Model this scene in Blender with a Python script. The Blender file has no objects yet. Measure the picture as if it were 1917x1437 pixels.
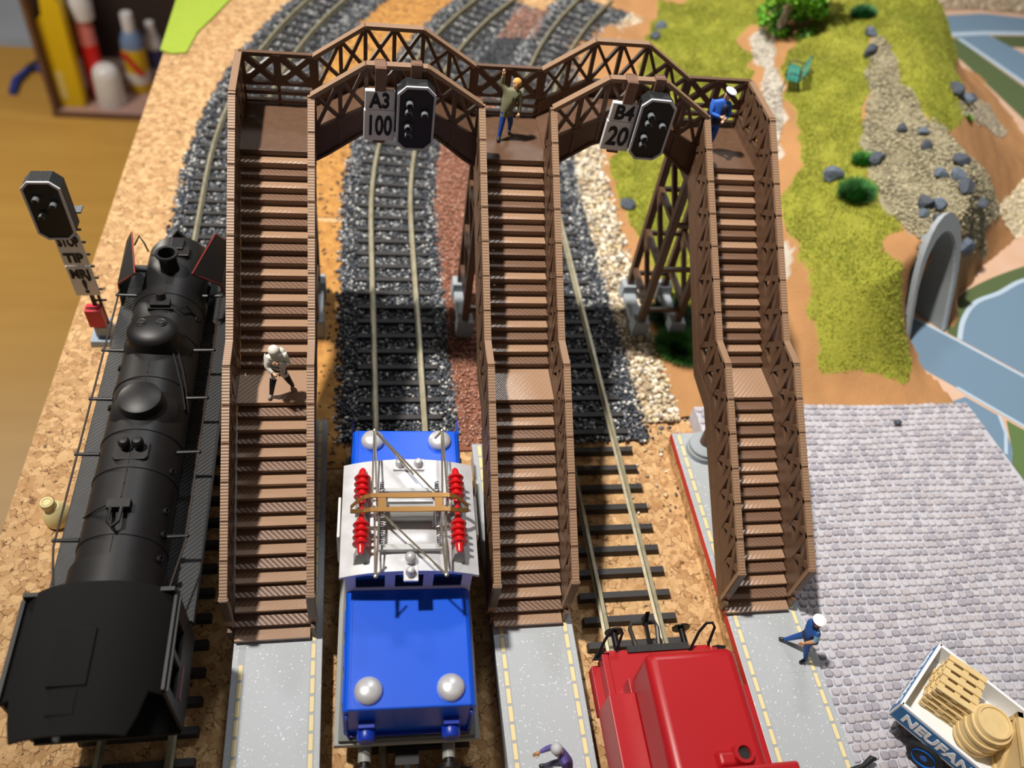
import bpy, bmesh, math, random
import numpy as np
from mathutils import Vector, Matrix
from mathutils.geometry import tessellate_polygon
random.seed(7); rng = np.random.default_rng(7)
S = bpy.context.scene; COL = S.collection
pi = math.pi
# ---- camera (1 unit = 1 cm of the model railway) ----
S.unit_settings.scale_length = 0.01
cd = bpy.data.cameras.new('camera'); cam = bpy.data.objects.new('camera', cd); COL.objects.link(cam)
cam.location = (-0.406, -21.182, 23.845)
_c, _s = math.cos, math.sin
RX, RY, RZ = 0.7207645556, -0.1282352523, -0.1221317523
cam.matrix_world = Matrix.Translation(cam.location) @ (Matrix.Rotation(RZ, 4, 'Z') @ Matrix.Rotation(RY, 4, 'Y') @ Matrix.Rotation(RX, 4, 'X'))
cd.sensor_width = 36; cd.sensor_fit = 'HORIZONTAL'; cd.lens = 1587.58/1917*36
cd.clip_start = .1; cd.clip_end = 2000
cd.dof.use_dof = True; cd.dof.focus_distance = 23.8; cd.dof.aperture_fstop = 0.13
S.camera = cam
# ---- room light: lit room, one bright ceiling lamp to the left, a paler one far right ----
W = bpy.data.worlds.new('room_ambient'); S.world = W; W.use_nodes = True
bg = W.node_tree.nodes['Background']; bg.inputs[0].default_value = (1.0, .9, .78, 1); bg.inputs[1].default_value = .125
def spot(name, loc, target, power, radius, col, angle, blend):
    l = bpy.data.lights.new(name, 'SPOT'); l.energy = power; l.color = col; l.shadow_soft_size = radius
    l.spot_size = angle; l.spot_blend = blend
    o = bpy.data.objects.new(name, l); COL.objects.link(o); o.location = loc
    o.rotation_euler = (Vector(target)-Vector(loc)).to_track_quat('-Z', 'Y').to_euler(); return o
spot('ceiling_lamp', (-42, 9, 130), (13, 14, 0), 1270000, 3.2, (1, .94, .87), math.radians(38), 1.0)
lp = bpy.data.lights.new('floor_fill', 'POINT'); lp.energy = 190000; lp.color = (1, .93, .82); lp.shadow_soft_size = 8  # added fill light, no known source; brightens the wooden floor
lpo = bpy.data.objects.new('floor_fill', lp); COL.objects.link(lpo); lpo.location = (-75, 95, 12)
la = bpy.data.lights.new('ceiling_panel', 'AREA'); la.shape = 'RECTANGLE'; la.size = 34; la.size_y = 22; la.energy = 80000; la.color = (.93, .96, 1)
lo = bpy.data.objects.new('ceiling_panel', la); COL.objects.link(lo); lo.location = (38, 120, 150)
lo.rotation_euler = (Vector((5, 0, 0))-Vector(lo.location)).to_track_quat('-Z', 'Y').to_euler()
S.view_settings.view_transform = 'Standard'; S.view_settings.look = 'None'; S.view_settings.gamma = 1
S.view_settings.use_curve_mapping = False; S.view_settings.exposure = 0.0

# ---- materials ----
def lin(c):
    return tuple(((v/255)/12.92 if v/255 <= .04045 else ((v/255+.055)/1.055)**2.4) for v in c)
MATS = {}
def mat(name, rgb, rough=.5, metal=0, spec=.5, noise=None, bump=None, wave=None, vcol=False, trans=0, alpha=1, speck=None, coat=0):
    """rgb in sRGB 0..255; noise=(scale, rgb2, contrast); bump=(scale, strength, dist); wave=(scale, strength, angle)"""
    if name in MATS: return MATS[name]
    m = bpy.data.materials.new(name); m.use_nodes = True; nt = m.node_tree; N = nt.nodes; L = nt.links
    b = N['Principled BSDF']; b.inputs['Base Color'].default_value = (*lin(rgb), 1)
    b.inputs['Roughness'].default_value = rough; b.inputs['Metallic'].default_value = metal
    b.inputs['Specular IOR Level'].default_value = spec; b.inputs['Coat Weight'].default_value = coat
    b.inputs['Transmission Weight'].default_value = trans; b.inputs['Alpha'].default_value = alpha
    tc = N.new('ShaderNodeTexCoord'); out = None
    if noise:
        n = N.new('ShaderNodeTexNoise'); n.inputs['Scale'].default_value = noise[0]; n.inputs['Detail'].default_value = 5
        L.new(tc.outputs['Object'], n.inputs['Vector'])
        r = N.new('ShaderNodeValToRGB'); k = noise[2]; r.color_ramp.elements[0].position = .5-k; r.color_ramp.elements[1].position = .5+k
        r.color_ramp.elements[0].color = (*lin(rgb), 1); r.color_ramp.elements[1].color = (*lin(noise[1]), 1)
        L.new(n.outputs[0], r.inputs[0]); out = r.outputs[0]
    if vcol:
        a = N.new('ShaderNodeAttribute'); a.attribute_name = 'col'
        if out:
            mx = N.new('ShaderNodeMix'); mx.data_type = 'RGBA'; mx.blend_type = 'MULTIPLY'; mx.inputs[0].default_value = 1
            L.new(a.outputs[0], mx.inputs[6]); L.new(out, mx.inputs[7]); out = mx.outputs[2]
        else: out = a.outputs[0]
    if speck:
        v = N.new('ShaderNodeTexNoise'); v.inputs['Scale'].default_value = speck[0]; v.inputs['Detail'].default_value = 1; L.new(tc.outputs['Object'], v.inputs['Vector'])
        r = N.new('ShaderNodeValToRGB'); r.color_ramp.elements[0].position = speck[2]; r.color_ramp.elements[1].position = speck[2]+.03
        L.new(v.outputs[0], r.inputs[0])
        mx = N.new('ShaderNodeMix'); mx.data_type = 'RGBA'; L.new(r.outputs[0], mx.inputs[0])
        if out: L.new(out, mx.inputs[6])
        else: mx.inputs[6].default_value = (*lin(rgb), 1)
        mx.inputs[7].default_value = (*lin(speck[1]), 1); out = mx.outputs[2]
    if out: L.new(out, b.inputs['Base Color'])
    nrm = None
    if bump:
        n = N.new('ShaderNodeTexNoise'); n.inputs['Scale'].default_value = bump[0]; n.inputs['Detail'].default_value = 4
        L.new(tc.outputs['Object'], n.inputs['Vector'])
        bn = N.new('ShaderNodeBump'); bn.inputs['Strength'].default_value = bump[1]; bn.inputs['Distance'].default_value = bump[2]
        L.new(n.outputs[0], bn.inputs['Height']); nrm = bn.outputs[0]
    if wave:
        mp = N.new('ShaderNodeMapping'); mp.inputs['Rotation'].default_value = wave[2]; L.new(tc.outputs['Object'], mp.inputs['Vector'])
        w = N.new('ShaderNodeTexWave'); w.inputs['Scale'].default_value = wave[0]; w.inputs['Distortion'].default_value = .3; L.new(mp.outputs[0], w.inputs['Vector'])
        bn = N.new('ShaderNodeBump'); bn.inputs['Strength'].default_value = wave[1]; bn.inputs['Distance'].default_value = .02
        L.new(w.outputs[0], bn.inputs['Height'])
        if nrm: L.new(nrm, bn.inputs['Normal'])
        nrm = bn.outputs[0]
    if nrm: L.new(nrm, b.inputs['Normal'])
    MATS[name] = m; return m

# ---- mesh building ----
class MB:
    def __init__(s): s.v = []; s.f = []
    def add(s, vs, fs):
        k = len(s.v); s.v += [tuple(p) for p in vs]; s.f += [tuple(i+k for i in f) for f in fs]; return s
    def hexa(s, lo, hi):
        return s.add(list(lo)+list(hi), [(3,2,1,0),(4,5,6,7),(0,1,5,4),(1,2,6,5),(2,3,7,6),(3,0,4,7)])
    def box(s, x0, x1, y0, y1, z0, z1, M=None):
        p = [Vector(q) for q in ((x0,y0,z0),(x1,y0,z0),(x1,y1,z0),(x0,y1,z0),(x0,y0,z1),(x1,y0,z1),(x1,y1,z1),(x0,y1,z1))]
        if M: p = [M @ q for q in p]
        return s.hexa(p[:4], p[4:])
    def taper(s, x0, x1, y0, y1, z0, z1, ix, iy, M=None):
        lo = [Vector(q) for q in ((x0,y0,z0),(x1,y0,z0),(x1,y1,z0),(x0,y1,z0))]; hi = [Vector(q) for q in ((x0+ix,y0+iy,z1),(x1-ix,y0+iy,z1),(x1-ix,y1-iy,z1),(x0+ix,y1-iy,z1))]
        if M: lo = [M@q for q in lo]; hi = [M@q for q in hi]
        return s.hexa(lo, hi)
    def prism(s, poly, a, b, ax='x', M=None):
        """poly: 2-D outline in the plane across axis ax, from a to b along ax"""
        n = len(poly)
        def P(u, w, t):
            q = Vector({'x': (t,u,w), 'y': (u,t,w), 'z': (u,w,t)}[ax]); return M@q if M else q
        vs = [P(u,w,a) for u,w in poly]+[P(u,w,b) for u,w in poly]
        tri = tessellate_polygon([[Vector((u,w,0)) for u,w in poly]])
        fs = [tuple(t) for t in tri]+[tuple(i+n for i in reversed(t)) for t in tri]+[(i,(i+1)%n,(i+1)%n+n,i+n) for i in range(n)]
        return s.add(vs, fs)
    def bar(s, p, q, w, h, up=(0,0,1)):
        p, q = Vector(p), Vector(q); d = (q-p).normalized(); u = Vector(up)
        if abs(d.dot(u)) > .98: u = Vector((0,1,0))
        a = d.cross(u).normalized()*(w/2); b = a.cross(d).normalized()*(h/2)
        return s.hexa([p-a-b,p+a-b,p+a+b,p-a+b],[q-a-b,q+a-b,q+a+b,q-a+b])
    def tube(s, pts, r, n=8, closed=False):
        pts = [Vector(p) for p in pts]; m = len(pts); rs = r if isinstance(r, (list,tuple)) else [r]*m
        vs = []; pa = None
        for i, p in enumerate(pts):
            t = (pts[(i+1)%m]-pts[i-1]) if (closed or 0 < i < m-1) else (pts[1]-pts[0] if i == 0 else pts[-1]-pts[-2])
            t.normalize()
            if pa is None: pa = t.orthogonal().normalized()
            a = (pa-t*pa.dot(t)).normalized(); pa = a; b = t.cross(a)
            vs += [p+(a*math.cos(2*pi*k/n)+b*math.sin(2*pi*k/n))*rs[i] for k in range(n)]
        fs = []
        for i in range(m if closed else m-1):
            j = (i+1)%m
            fs += [(i*n+k, i*n+(k+1)%n, j*n+(k+1)%n, j*n+k) for k in range(n)]
        if not closed: fs += [tuple(reversed(range(n))), tuple(range((m-1)*n, m*n))]
        return s.add(vs, fs)
    def cyl(s, p, q, r, r2=None, n=16): return s.tube([p,q], [r, r if r2 is None else r2], n)
    def lathe(s, prof, c=(0,0,0), n=24, M=None, sx=1, sy=1):
        vs = []; fs = []; m = len(prof); c = Vector(c)
        for r, z in prof:
            for k in range(n):
                q = Vector((r*sx*math.cos(2*pi*k/n), r*sy*math.sin(2*pi*k/n), z)); vs.append((M@q if M else q)+c)
        for i in range(m-1): fs += [(i*n+k, i*n+(k+1)%n, (i+1)*n+(k+1)%n, (i+1)*n+k) for k in range(n)]
        fs += [tuple(reversed(range(n))), tuple(range((m-1)*n, m*n))]
        return s.add(vs, fs)
    def ball(s, c, rx, ry=None, rz=None, n=12, M=None):
        ry = ry or rx; rz = rz or rx; k = max(4, n//2)
        return s.lathe([(max(1e-3, math.sin(pi*i/k)), -rz*math.cos(pi*i/k)) for i in range(k+1)], c, n, M, rx, ry)
    def grid(s, rows):
        k = len(s.v); m = len(rows[0])
        for r in rows: s.v += [tuple(p) for p in r]
        for i in range(len(rows)-1): s.f += [(k+i*m+j, k+i*m+j+1, k+(i+1)*m+j+1, k+(i+1)*m+j) for j in range(m-1)]
        return s
    def mesh(s, name):
        me = bpy.data.meshes.new(name); me.from_pydata(s.v, [], s.f); me.update(); return me
    def build(s, name, m, parent=None, smooth=False, bevel=0, seg=2, loc=None, fix=True):
        me = s.mesh(name)
        if fix:
            bm = bmesh.new(); bm.from_mesh(me); bmesh.ops.recalc_face_normals(bm, faces=bm.faces); bm.to_mesh(me); bm.free()
        return link(name, me, m, parent, smooth, bevel, seg, loc)
def link(name, me, m, parent=None, smooth=False, bevel=0, seg=2, loc=None):
    if m: me.materials.clear(); me.materials.append(m)
    o = bpy.data.objects.new(name, me); COL.objects.link(o)
    if loc: o.location = loc
    if smooth:
        for p in me.polygons: p.use_smooth = True
        try: me.set_sharp_from_angle(angle=math.radians(40))
        except Exception: pass
    if bevel:
        b = o.modifiers.new('bevel', 'BEVEL'); b.width = bevel; b.segments = seg; b.limit_method = 'ANGLE'; b.angle_limit = math.radians(40)
    if parent: attach(o, parent)
    return o
def attach(o, p):
    o.parent = p
    if p.get('w'): o.matrix_parent_inverse = Matrix.Translation(-Vector(p.location))
def tag(o, label, cat, group=None, kind=None):
    o['label'] = label; o['category'] = cat
    if group: o['group'] = group
    if kind: o['kind'] = kind
    return o
def thing(name, label, cat, loc=(0,0,0), rz=0, group=None, world=True):
    """Empty at the thing's base. world=True: children are meshed in scene coordinates."""
    o = bpy.data.objects.new(name, None); COL.objects.link(o); o.location = loc; o.rotation_euler = (0,0,rz); o.empty_display_size = .2
    if world: o['w'] = 1
    return tag(o, label, cat, group)
def inst(o, parent, loc=None, rot=None, name=None):
    c = o.copy(); COL.objects.link(c)
    if parent: attach(c, parent)
    if loc is not None: c.location = loc
    if rot is not None: c.rotation_euler = rot
    return c
def copy_tree(o, parent=None):
    c = o.copy(); COL.objects.link(c)
    if parent: c.parent = parent; c.matrix_parent_inverse = o.matrix_parent_inverse.copy()
    for ch in [x for x in o.children]: copy_tree(ch, c)
    return c
def np_mesh(name, v, f, m, cols=None, parent=None):
    me = bpy.data.meshes.new(name); n = len(v); k = f.shape[1]
    me.vertices.add(n); me.vertices.foreach_set('co', v.astype(np.float32).ravel())
    me.loops.add(f.size); me.loops.foreach_set('vertex_index', f.astype(np.int32).ravel())
    me.polygons.add(len(f)); me.polygons.foreach_set('loop_start', np.arange(0, f.size, k, dtype=np.int32))
    me.update(calc_edges=True)
    if cols is not None:
        a = me.color_attributes.new('col', 'FLOAT_COLOR', 'POINT'); a.data.foreach_set('color', np.c_[cols, np.ones(n)].astype(np.float32).ravel())
    return link(name, me, m, parent)
def in_poly(x, y, P):
    r = np.zeros(len(x), bool); n = len(P)
    for i in range(n):
        (x1,y1),(x2,y2) = P[i],P[(i+1)%n]
        c = ((y1 > y) != (y2 > y)); xs = x1+(y-y1)*(x2-x1)/((y2-y1) if y2 != y1 else 1e-9); r ^= c & (x < xs)
    return r
def scatter_stones(name, xy, z, size, pal, m, jit=.25):
    """one mesh of small broken stones: squashed octahedra, each with its own colour"""
    n = len(xy); base = np.array([(1,0,0),(0,1,0),(-1,0,0),(0,-1,0),(0,0,1),(0,0,-1)], float)
    sz = rng.uniform(size[0], size[1], n); a = rng.uniform(0, 2*pi, n)
    v = base[None]*(1+rng.uniform(-.35,.35,(n,6,3)))*sz[:,None,None]*np.array([1,.8,.7])
    v += rng.normal(0,.18,(n,6,3))*sz[:,None,None]
    ca, sa = np.cos(a), np.sin(a); x = v[:,:,0]*ca[:,None]-v[:,:,1]*sa[:,None]; y = v[:,:,0]*sa[:,None]+v[:,:,1]*ca[:,None]
    v[:,:,0] = x+xy[:,0,None]; v[:,:,1] = y+xy[:,1,None]; v[:,:,2] += z[:,None]
    F = np.array([(0,1,4),(1,2,4),(2,3,4),(3,0,4),(1,0,5),(2,1,5),(3,2,5),(0,3,5)])
    f = (F[None]+6*np.arange(n)[:,None,None]).reshape(-1,3)
    P = np.array([lin(c) for c in pal]); c = P[rng.integers(0, len(P), n)]*rng.uniform(1-jit, 1+jit, (n,1))
    return np_mesh(name, v.reshape(-1,3), f, m, np.repeat(c, 6, 0))

CTRL = [(12.18, 13.96, 0.2),(14.89, 27.24, 0.3),(18.21, 30.46, 0.3),(12.16, 6.66, 0.2),(11.18, -0.32, 0.2),(12.58, -0.05, 0.2),(16.52, -0.25, 0.4),(18.12, -1.03, 0.3),(21.47, -0.92, 0.3),(21.48, -0.28, 0.4),(12.09, -1.82, 0.2),(16.45, -1.94, 0.2),(23.0, -1.96, 0.1),(14.63, 11.07, 0.8),(15.27, 18.15, 0.8),(18.46, 22.86, 1.5),(21.24, 27.11, 1.8),(17.67, 2.72, 1.4),(19.14, 0.98, 1.9),(21.13, 0.88, 1.4),(20.07, 2.96, 4.4),(21.21, 2.54, 3.4),(20.82, 3.37, 4.9),(19.32, 3.9, 3.6),(18.26, 5.9, 2.8),(18.36, 13.4, 2.4),(20.17, 19.5, 2.8),(22.94, 24.48, 3.2),(21.03, 15.0, 4.2),(20.24, 8.68, 4.2),(23.92, 13.7, 5.4),(28.63, 16.6, 5.5),(31.59, 22.58, 5.5),(23.49, 9.17, 5.4),(27.45, 11.61, 4.6),(26.41, 21.91, 5.0),(21.83, 4.7, 5.5),(22.5, 3.86, 5.5),(23.71, 2.75, -0.1),(23.12, 1.71, -0.1),(23.68, 1.33, -0.2),(23.91, 0.49, -0.2),(24.1, -1.14, -0.15),(24.41, 2.29, -0.2),(25.01, 1.86, -0.25),(23.82, 2.89, 0.2),(27.67, 9.61, 3.9),(28.84, 8.7, 2.8),(25.01, 4.45, 3.6),(25.53, 4.24, 2.0),(25.85, 3.68, 0.6),(27.5, 6.51, 2.6),(33.37, 13.32, 1.6),(33.46, 11.13, 0.5),(30.63, 8.06, 0.3),(28.55, 6.27, 0.1),(26.69, 4.72, 0.3),(25.51, 2.6, 0.0),(37.53, 25.37, 0.3),(33.19, 18.8, 1.9),(35.93, 19.58, 0.9),(36.22, 17.96, 0.7),(37.96, 18.48, 0.1),(37.62, 24.08, 0.3),(13.0, -5.0, 0.1),(20.0, -5.0, 0.0),(24.0, -4.0, -0.3),(26.0, -6.0, -0.3),(24.2, -1.0, 0.0),(12.0, 40.0, 0.3),(18.0, 42.0, 0.8),(26.0, 44.0, 4.0),(32.0, 40.0, 5.3),(24.0, 36.0, 4.0),(36.0, 40.0, 3.0),(40.0, 40.0, -0.5),(42.0, 36.0, -0.6),(40.0, 28.0, -0.6),(41.0, 22.0, -0.6),(40.0, 15.0, -0.6),(38.0, 8.0, -0.6),(34.0, 5.0, -0.5),(30.0, 3.0, -0.5),(28.0, 0.0, -0.5),(12.0, 13.0, 0.2),(12.0, 5.0, 0.2),(12.0, 22.0, 0.25),(36.0, 33.0, 0.2),(36.0, 30.0, 0.0),(35.5, 26.0, 0.3),(35.0, 33.0, 1.5)]
G1 = [(18.65, 31.51),(23.8, 26.55),(22.39, 23.71),(21.76, 24.29),(20.74, 22.4),(20.43, 21.11),(20.7, 20.15),(20.28, 19.53),(19.4, 17.22),(18.99, 15.78),(17.67, 11.44),(16.6, 7.16),(14.7, 5.5),(12.58, -0.04),(12.13, 1.44),(12.27, 6.65),(12.04, 8.92),(11.78, 12.64),(12.18, 13.97),(15.45, 22.76)]
G2 = [(25.66, 24.26),(27.93, 22.29),(25.87, 18.36),(24.43, 15.54),(24.08, 14.13),(23.22, 12.61),(22.78, 11.19),(21.95, 7.95),(21.9, 6.0),(21.93, 4.33),(21.22, 4.2),(20.85, 3.78),(21.01, 2.79),(21.62, 2.0),(22.34, 1.14),(22.01, -0.4),(21.13, -1.09),(17.89, -0.59),(17.79, 0.67),(18.03, 2.42),(18.13, 4.36),(17.95, 6.16),(18.08, 7.81),(18.94, 8.66),(19.66, 10.41),(20.8, 14.23),(20.79, 16.0),(21.97, 19.21),(23.3, 20.99)]
G3 = [(27.93, 22.29),(35.2,29),(36.2,27),(30.6,16.0),(29.4,13.5),(27.42, 11.45),(26.51, 10.33),(26.07, 10.4),(25.49, 11.17),(25.78, 13.0),(25.61, 14.04),(26.2, 16.03),(26.4, 18.01),(26.22, 19.09)]
P1 = [(22.18, 23.48),(21.96, 21.29),(21.63, 19.74),(21.0, 18.43),(20.95, 17.27),(20.54, 15.65),(19.91, 13.41),(18.96, 11.16),(18.51, 10.61),(19.37, 13.83),(19.8, 16.31),(20.48, 18.13),(20.71, 20.58),(21.35, 22.1)]
P1b = [(17.63, 5.98),(17.86, 4.83),(17.64, 3.97),(17.27, 3.59),(17.32, 4.93)]
P2 = [(26.15, 18.66),(24.43, 15.54),(24.13, 14.12),(22.75, 11.22),(22.58, 10.4),(21.98, 7.93),(21.87, 6.08),(21.97, 4.51),(22.04, 4.36),(22.21, 3.76),(23.87, 4.38),(24.54, 4.28),(24.98, 4.16),(28.85, 6.87),(29.45, 7.34),(28.32, 7.14),(30.75, 9.17),(30.9, 9.71),(29.79, 10.37),(28.51, 10.04),(26.62, 9.6),(26.44, 10.71),(25.42, 11.15),(25.78, 13.0),(25.61, 14.04),(26.14, 16.03),(26.4, 18.01)]
P3 = [(28.54, 14.68),(29.8, 15.18),(34.5, 19.5),(36.5, 20.5),(36.1, 17.42),(34.35, 15.91),(30.25, 13.26),(28.58, 12.73)]
P4 = [(31.11, 9.83),(34.44, 12.8),(32.75, 8.73),(32.3, 8.75),(30.92, 9.37)]

# ================= floor far below, cork board =================
def struct(o): o['kind'] = 'structure'; return o
M_wood = mat('floor_wood', (206,160,78), .45, noise=(.12, (190,142,62), .3))
_m = M_wood.node_tree; 
for nd in _m.nodes:
    if nd.type == 'TEX_NOISE':
        mp = _m.nodes.new('ShaderNodeMapping'); mp.inputs['Scale'].default_value = (.35, 2.2, 1)
        tc = [q for q in _m.nodes if q.type == 'TEX_COORD'][0]; _m.links.new(tc.outputs['Object'], mp.inputs[0]); _m.links.new(mp.outputs[0], nd.inputs['Vector'])
struct(MB().box(-170,90,-120,158,-77,-75).build('floor', M_wood))
struct(MB().box(-170,90,158,420,-77,-75.2).build('floor', mat('floor_tile', (176,182,190), .4, noise=(.05,(160,166,176),.3))))
M_cork = mat('cork', (218,168,112), .85, bump=(7, .8, .07))
nt = M_cork.node_tree; N = nt.nodes; L = nt.links; b = N['Principled BSDF']; tc = [q for q in N if q.type == 'TEX_COORD'][0]
v1 = N.new('ShaderNodeTexVoronoi'); v1.inputs['Scale'].default_value = 4.6; v1.inputs['Randomness'].default_value = 1
nz = N.new('ShaderNodeTexNoise'); nz.inputs['Scale'].default_value = 5; L.new(tc.outputs['Object'], nz.inputs['Vector'])
ad = N.new('ShaderNodeMix'); ad.data_type = 'RGBA'; ad.blend_type = 'ADD'; ad.inputs[0].default_value = .10
L.new(tc.outputs['Object'], ad.inputs[6]); L.new(nz.outputs['Color'], ad.inputs[7]); L.new(ad.outputs[2], v1.inputs['Vector'])
r1 = N.new('ShaderNodeValToRGB'); r1.color_ramp.elements[0].color = (*lin((176,134,88)),1); r1.color_ramp.elements[1].color = (*lin((214,176,126)),1)
sep = N.new('ShaderNodeSeparateColor'); L.new(v1.outputs['Color'], sep.inputs[0]); L.new(sep.outputs[0], r1.inputs[0])
n2 = N.new('ShaderNodeTexNoise'); n2.inputs['Scale'].default_value = 4.6; n2.inputs['Detail'].default_value = 6; n2.inputs['Roughness'].default_value = .7; L.new(tc.outputs['Object'], n2.inputs['Vector'])
r2 = N.new('ShaderNodeValToRGB'); r2.color_ramp.elements[0].position = .36; r2.color_ramp.elements[1].position = .41; r2.color_ramp.elements[0].color = (.16,.12,.10,1); r2.color_ramp.elements[1].color = (1,1,1,1)
L.new(n2.outputs[0], r2.inputs[0])
mx = N.new('ShaderNodeMix'); mx.data_type = 'RGBA'; mx.blend_type = 'MULTIPLY'; mx.inputs[0].default_value = 1; L.new(r1.outputs[0], mx.inputs[6]); L.new(r2.outputs[0], mx.inputs[7])
v2 = N.new('ShaderNodeTexVoronoi'); v2.feature = 'DISTANCE_TO_EDGE'; v2.inputs['Scale'].default_value = 4.6; L.new(ad.outputs[2], v2.inputs['Vector'])
r3 = N.new('ShaderNodeValToRGB'); r3.color_ramp.elements[0].position = .015; r3.color_ramp.elements[1].position = .07; r3.color_ramp.elements[0].color = (.30,.22,.16,1); r3.color_ramp.elements[1].color = (1,1,1,1); L.new(v2.outputs[0], r3.inputs[0])
n3 = N.new('ShaderNodeTexNoise'); n3.inputs['Scale'].default_value = 2.6; n3.inputs['Detail'].default_value = 3; L.new(tc.outputs['Object'], n3.inputs['Vector'])
r4 = N.new('ShaderNodeValToRGB'); r4.color_ramp.elements[0].position = .46; r4.color_ramp.elements[1].position = .6; L.new(n3.outputs[0], r4.inputs[0])
m2 = N.new('ShaderNodeMix'); m2.data_type = 'RGBA'; m2.blend_type = 'MULTIPLY'; L.new(r4.outputs[0], m2.inputs[0]); L.new(mx.outputs[2], m2.inputs[6]); L.new(r3.outputs[0], m2.inputs[7])
L.new(m2.outputs[2], b.inputs['Base Color'])
bd = thing('layout_board', 'large cork-topped board that carries the whole model railway', 'board', (12,10,-75))
MB().prism([(-11.4,-20),(50,-20),(50,46),(-9.75,46)], -.35, 0, 'z').build('cork_top', M_cork, bd)
M_ply = mat('plywood', (190,150,100), .6, noise=(.6,(160,120,76),.3))
MB().prism([(-11.35,-20),(50,-20),(50,46),(-9.7,46)], -2, -.355, 'z').build('base_panel', M_ply, bd)
for x, y in ((-6,-16),(46,-16),(46,42),(-5,42)): MB().box(x-2,x+2,y-2,y+2,-75,-2.005).build('leg', M_ply, bd)

# ================= hill =================
_C = np.array(CTRL, float)
def _fit():
    n = len(_C); d2 = ((_C[:,None,:2]-_C[None,:,:2])**2).sum(-1); K = .5*d2*np.log(d2+1e-9)
    Pm = np.c_[np.ones(n), _C[:,:2]]; A = np.zeros((n+3,n+3)); A[:n,:n] = K+.04*np.eye(n); A[:n,n:] = Pm; A[n:,:n] = Pm.T
    return np.linalg.solve(A, np.r_[_C[:,2],0,0,0])
_Wt = _fit()
def HF(x, y):
    x = np.atleast_1d(np.asarray(x,float)); y = np.atleast_1d(np.asarray(y,float))
    d2 = (x[:,None]-_C[None,:,0])**2+(y[:,None]-_C[None,:,1])**2
    z = (.5*d2*np.log(d2+1e-9))@_Wt[:-3]+_Wt[-3]+_Wt[-2]*x+_Wt[-1]*y
    return np.minimum(z, (x-11.1)*.35+.03)
def h1(x, y): return float(HF(x, y)[0])
gx = np.arange(11.2, 42.01, .16); gy = np.arange(-2.42, 45.6, .16); nx, ny = len(gx), len(gy)
X, Y = np.meshgrid(gx, gy); X = X.ravel(); Y = Y.ravel(); Z = HF(X, Y)
def vnoise(x, y, s, seed):
    r = np.random.default_rng(seed); o = np.zeros(len(x))
    for k in range(6):
        a = r.uniform(0,2*pi); f = s*(.6+.35*k); o += np.sin(f*(x*math.cos(a)+y*math.sin(a))+r.uniform(0,7))/(1+.4*k)
    return o/3
Xj = X+.35*vnoise(X,Y,2.2,1); Yj = Y+.35*vnoise(X,Y,2.2,2)
grass = in_poly(Xj,Yj,G1)|in_poly(Xj,Yj,G2)|in_poly(Xj,Yj,G3)
# the meadow outside the polygons' far ends
grass |= (Y > 27.5)&(X > 17.5+.9*(Y-27.5))&(X < 33)
grav2 = in_poly(Xj,Yj,P2)|in_poly(Xj,Yj,P3); grav1 = in_poly(Xj,Yj,P1)|in_poly(Xj,Yj,P1b); grav4 = in_poly(Xj,Yj,P4)
_A = [(22.55,1.55),(24.9,2.35),(24.45,3.25),(23.9,3.75),(23.3,3.95),(22.75,3.75),(22.2,3.2),(21.95,2.6)]
_A = [(23.3+(a-23.3)*1.1, 2.95+(b-2.95)*1.1) for a,b in _A]
Z[in_poly(X,Y,_A)] = -.4
Z[in_poly(X,Y,[(23.0,2.6),(23.4,3.3),(25.2,1.55),(27,-.3),(25.7,-2.7),(24.0,-1.0),(23.2,.2)])] -= .25
Z = Z+.05*vnoise(X,Y,3.1,3)+.03*vnoise(X,Y,7,4); Z[(Z > 0)&(Z < .05)] = .05
c = np.tile(np.array(lin((170,124,78))),(len(X),1)); c *= (1+.14*vnoise(X,Y,1.7,5))[:,None]
def put(mk, rgb): c[mk] = np.array(lin(rgb))*(1+.12*vnoise(X,Y,4,8))[mk][:,None]
put(grass,(146,146,46)); put(grav2,(148,140,112)); put(grav1,(186,178,164)); put(grav4,(204,188,154))
far = (Y > 33)&(X > 30); put(far, (176,164,140))
q = (np.arange(ny-1)[:,None]*nx+np.arange(nx-1)[None,:]).ravel()
F = np.c_[q,q+1,q+nx+1,q+nx]
M_soil = mat('soil', (255,255,255), .9, vcol=True, bump=(9,.5,.06))
hill = np_mesh('hill', np.c_[X,Y,Z], F, M_soil, c)
for p in hill.data.polygons: p.use_smooth = True
tag(hill, 'modelled hillside of brown soil with grass patches and gravel paths right of the tracks', 'hill')
# static grass
M_grass = mat('grass_fibre', (255,255,255), .8, vcol=True)
n = 330000; bx = rng.uniform(11.8, 34, n); by = rng.uniform(-1.8, 34, n)
bxj = bx+.35*vnoise(bx,by,2.2,1); byj = by+.35*vnoise(bx,by,2.2,2)
k = in_poly(bxj,byj,G1)|in_poly(bxj,byj,G2)|in_poly(bxj,byj,G3)|((by > 27.5)&(bx > 17.5+.9*(by-27.5))&(bx < 33))
k &= vnoise(bx,by,1.1,11)+rng.uniform(-.9,.9,n) > -.75
k &= ~(in_poly(bxj,byj,P2)|in_poly(bxj,byj,P1)|in_poly(bxj,byj,P1b))
bx, by = bx[k], by[k]; n = len(bx); bz = HF(bx,by)+.0
a = rng.uniform(0,2*pi,n); hgt = rng.uniform(.05,.15,n); w = .02; ln = rng.uniform(-.08,.08,(n,2))
v = np.zeros((n,3,3)); v[:,0] = np.c_[bx+w*np.cos(a),by+w*np.sin(a),bz]; v[:,1] = np.c_[bx-w*np.cos(a),by-w*np.sin(a),bz]; v[:,2] = np.c_[bx+ln[:,0],by+ln[:,1],bz+hgt]
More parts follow.
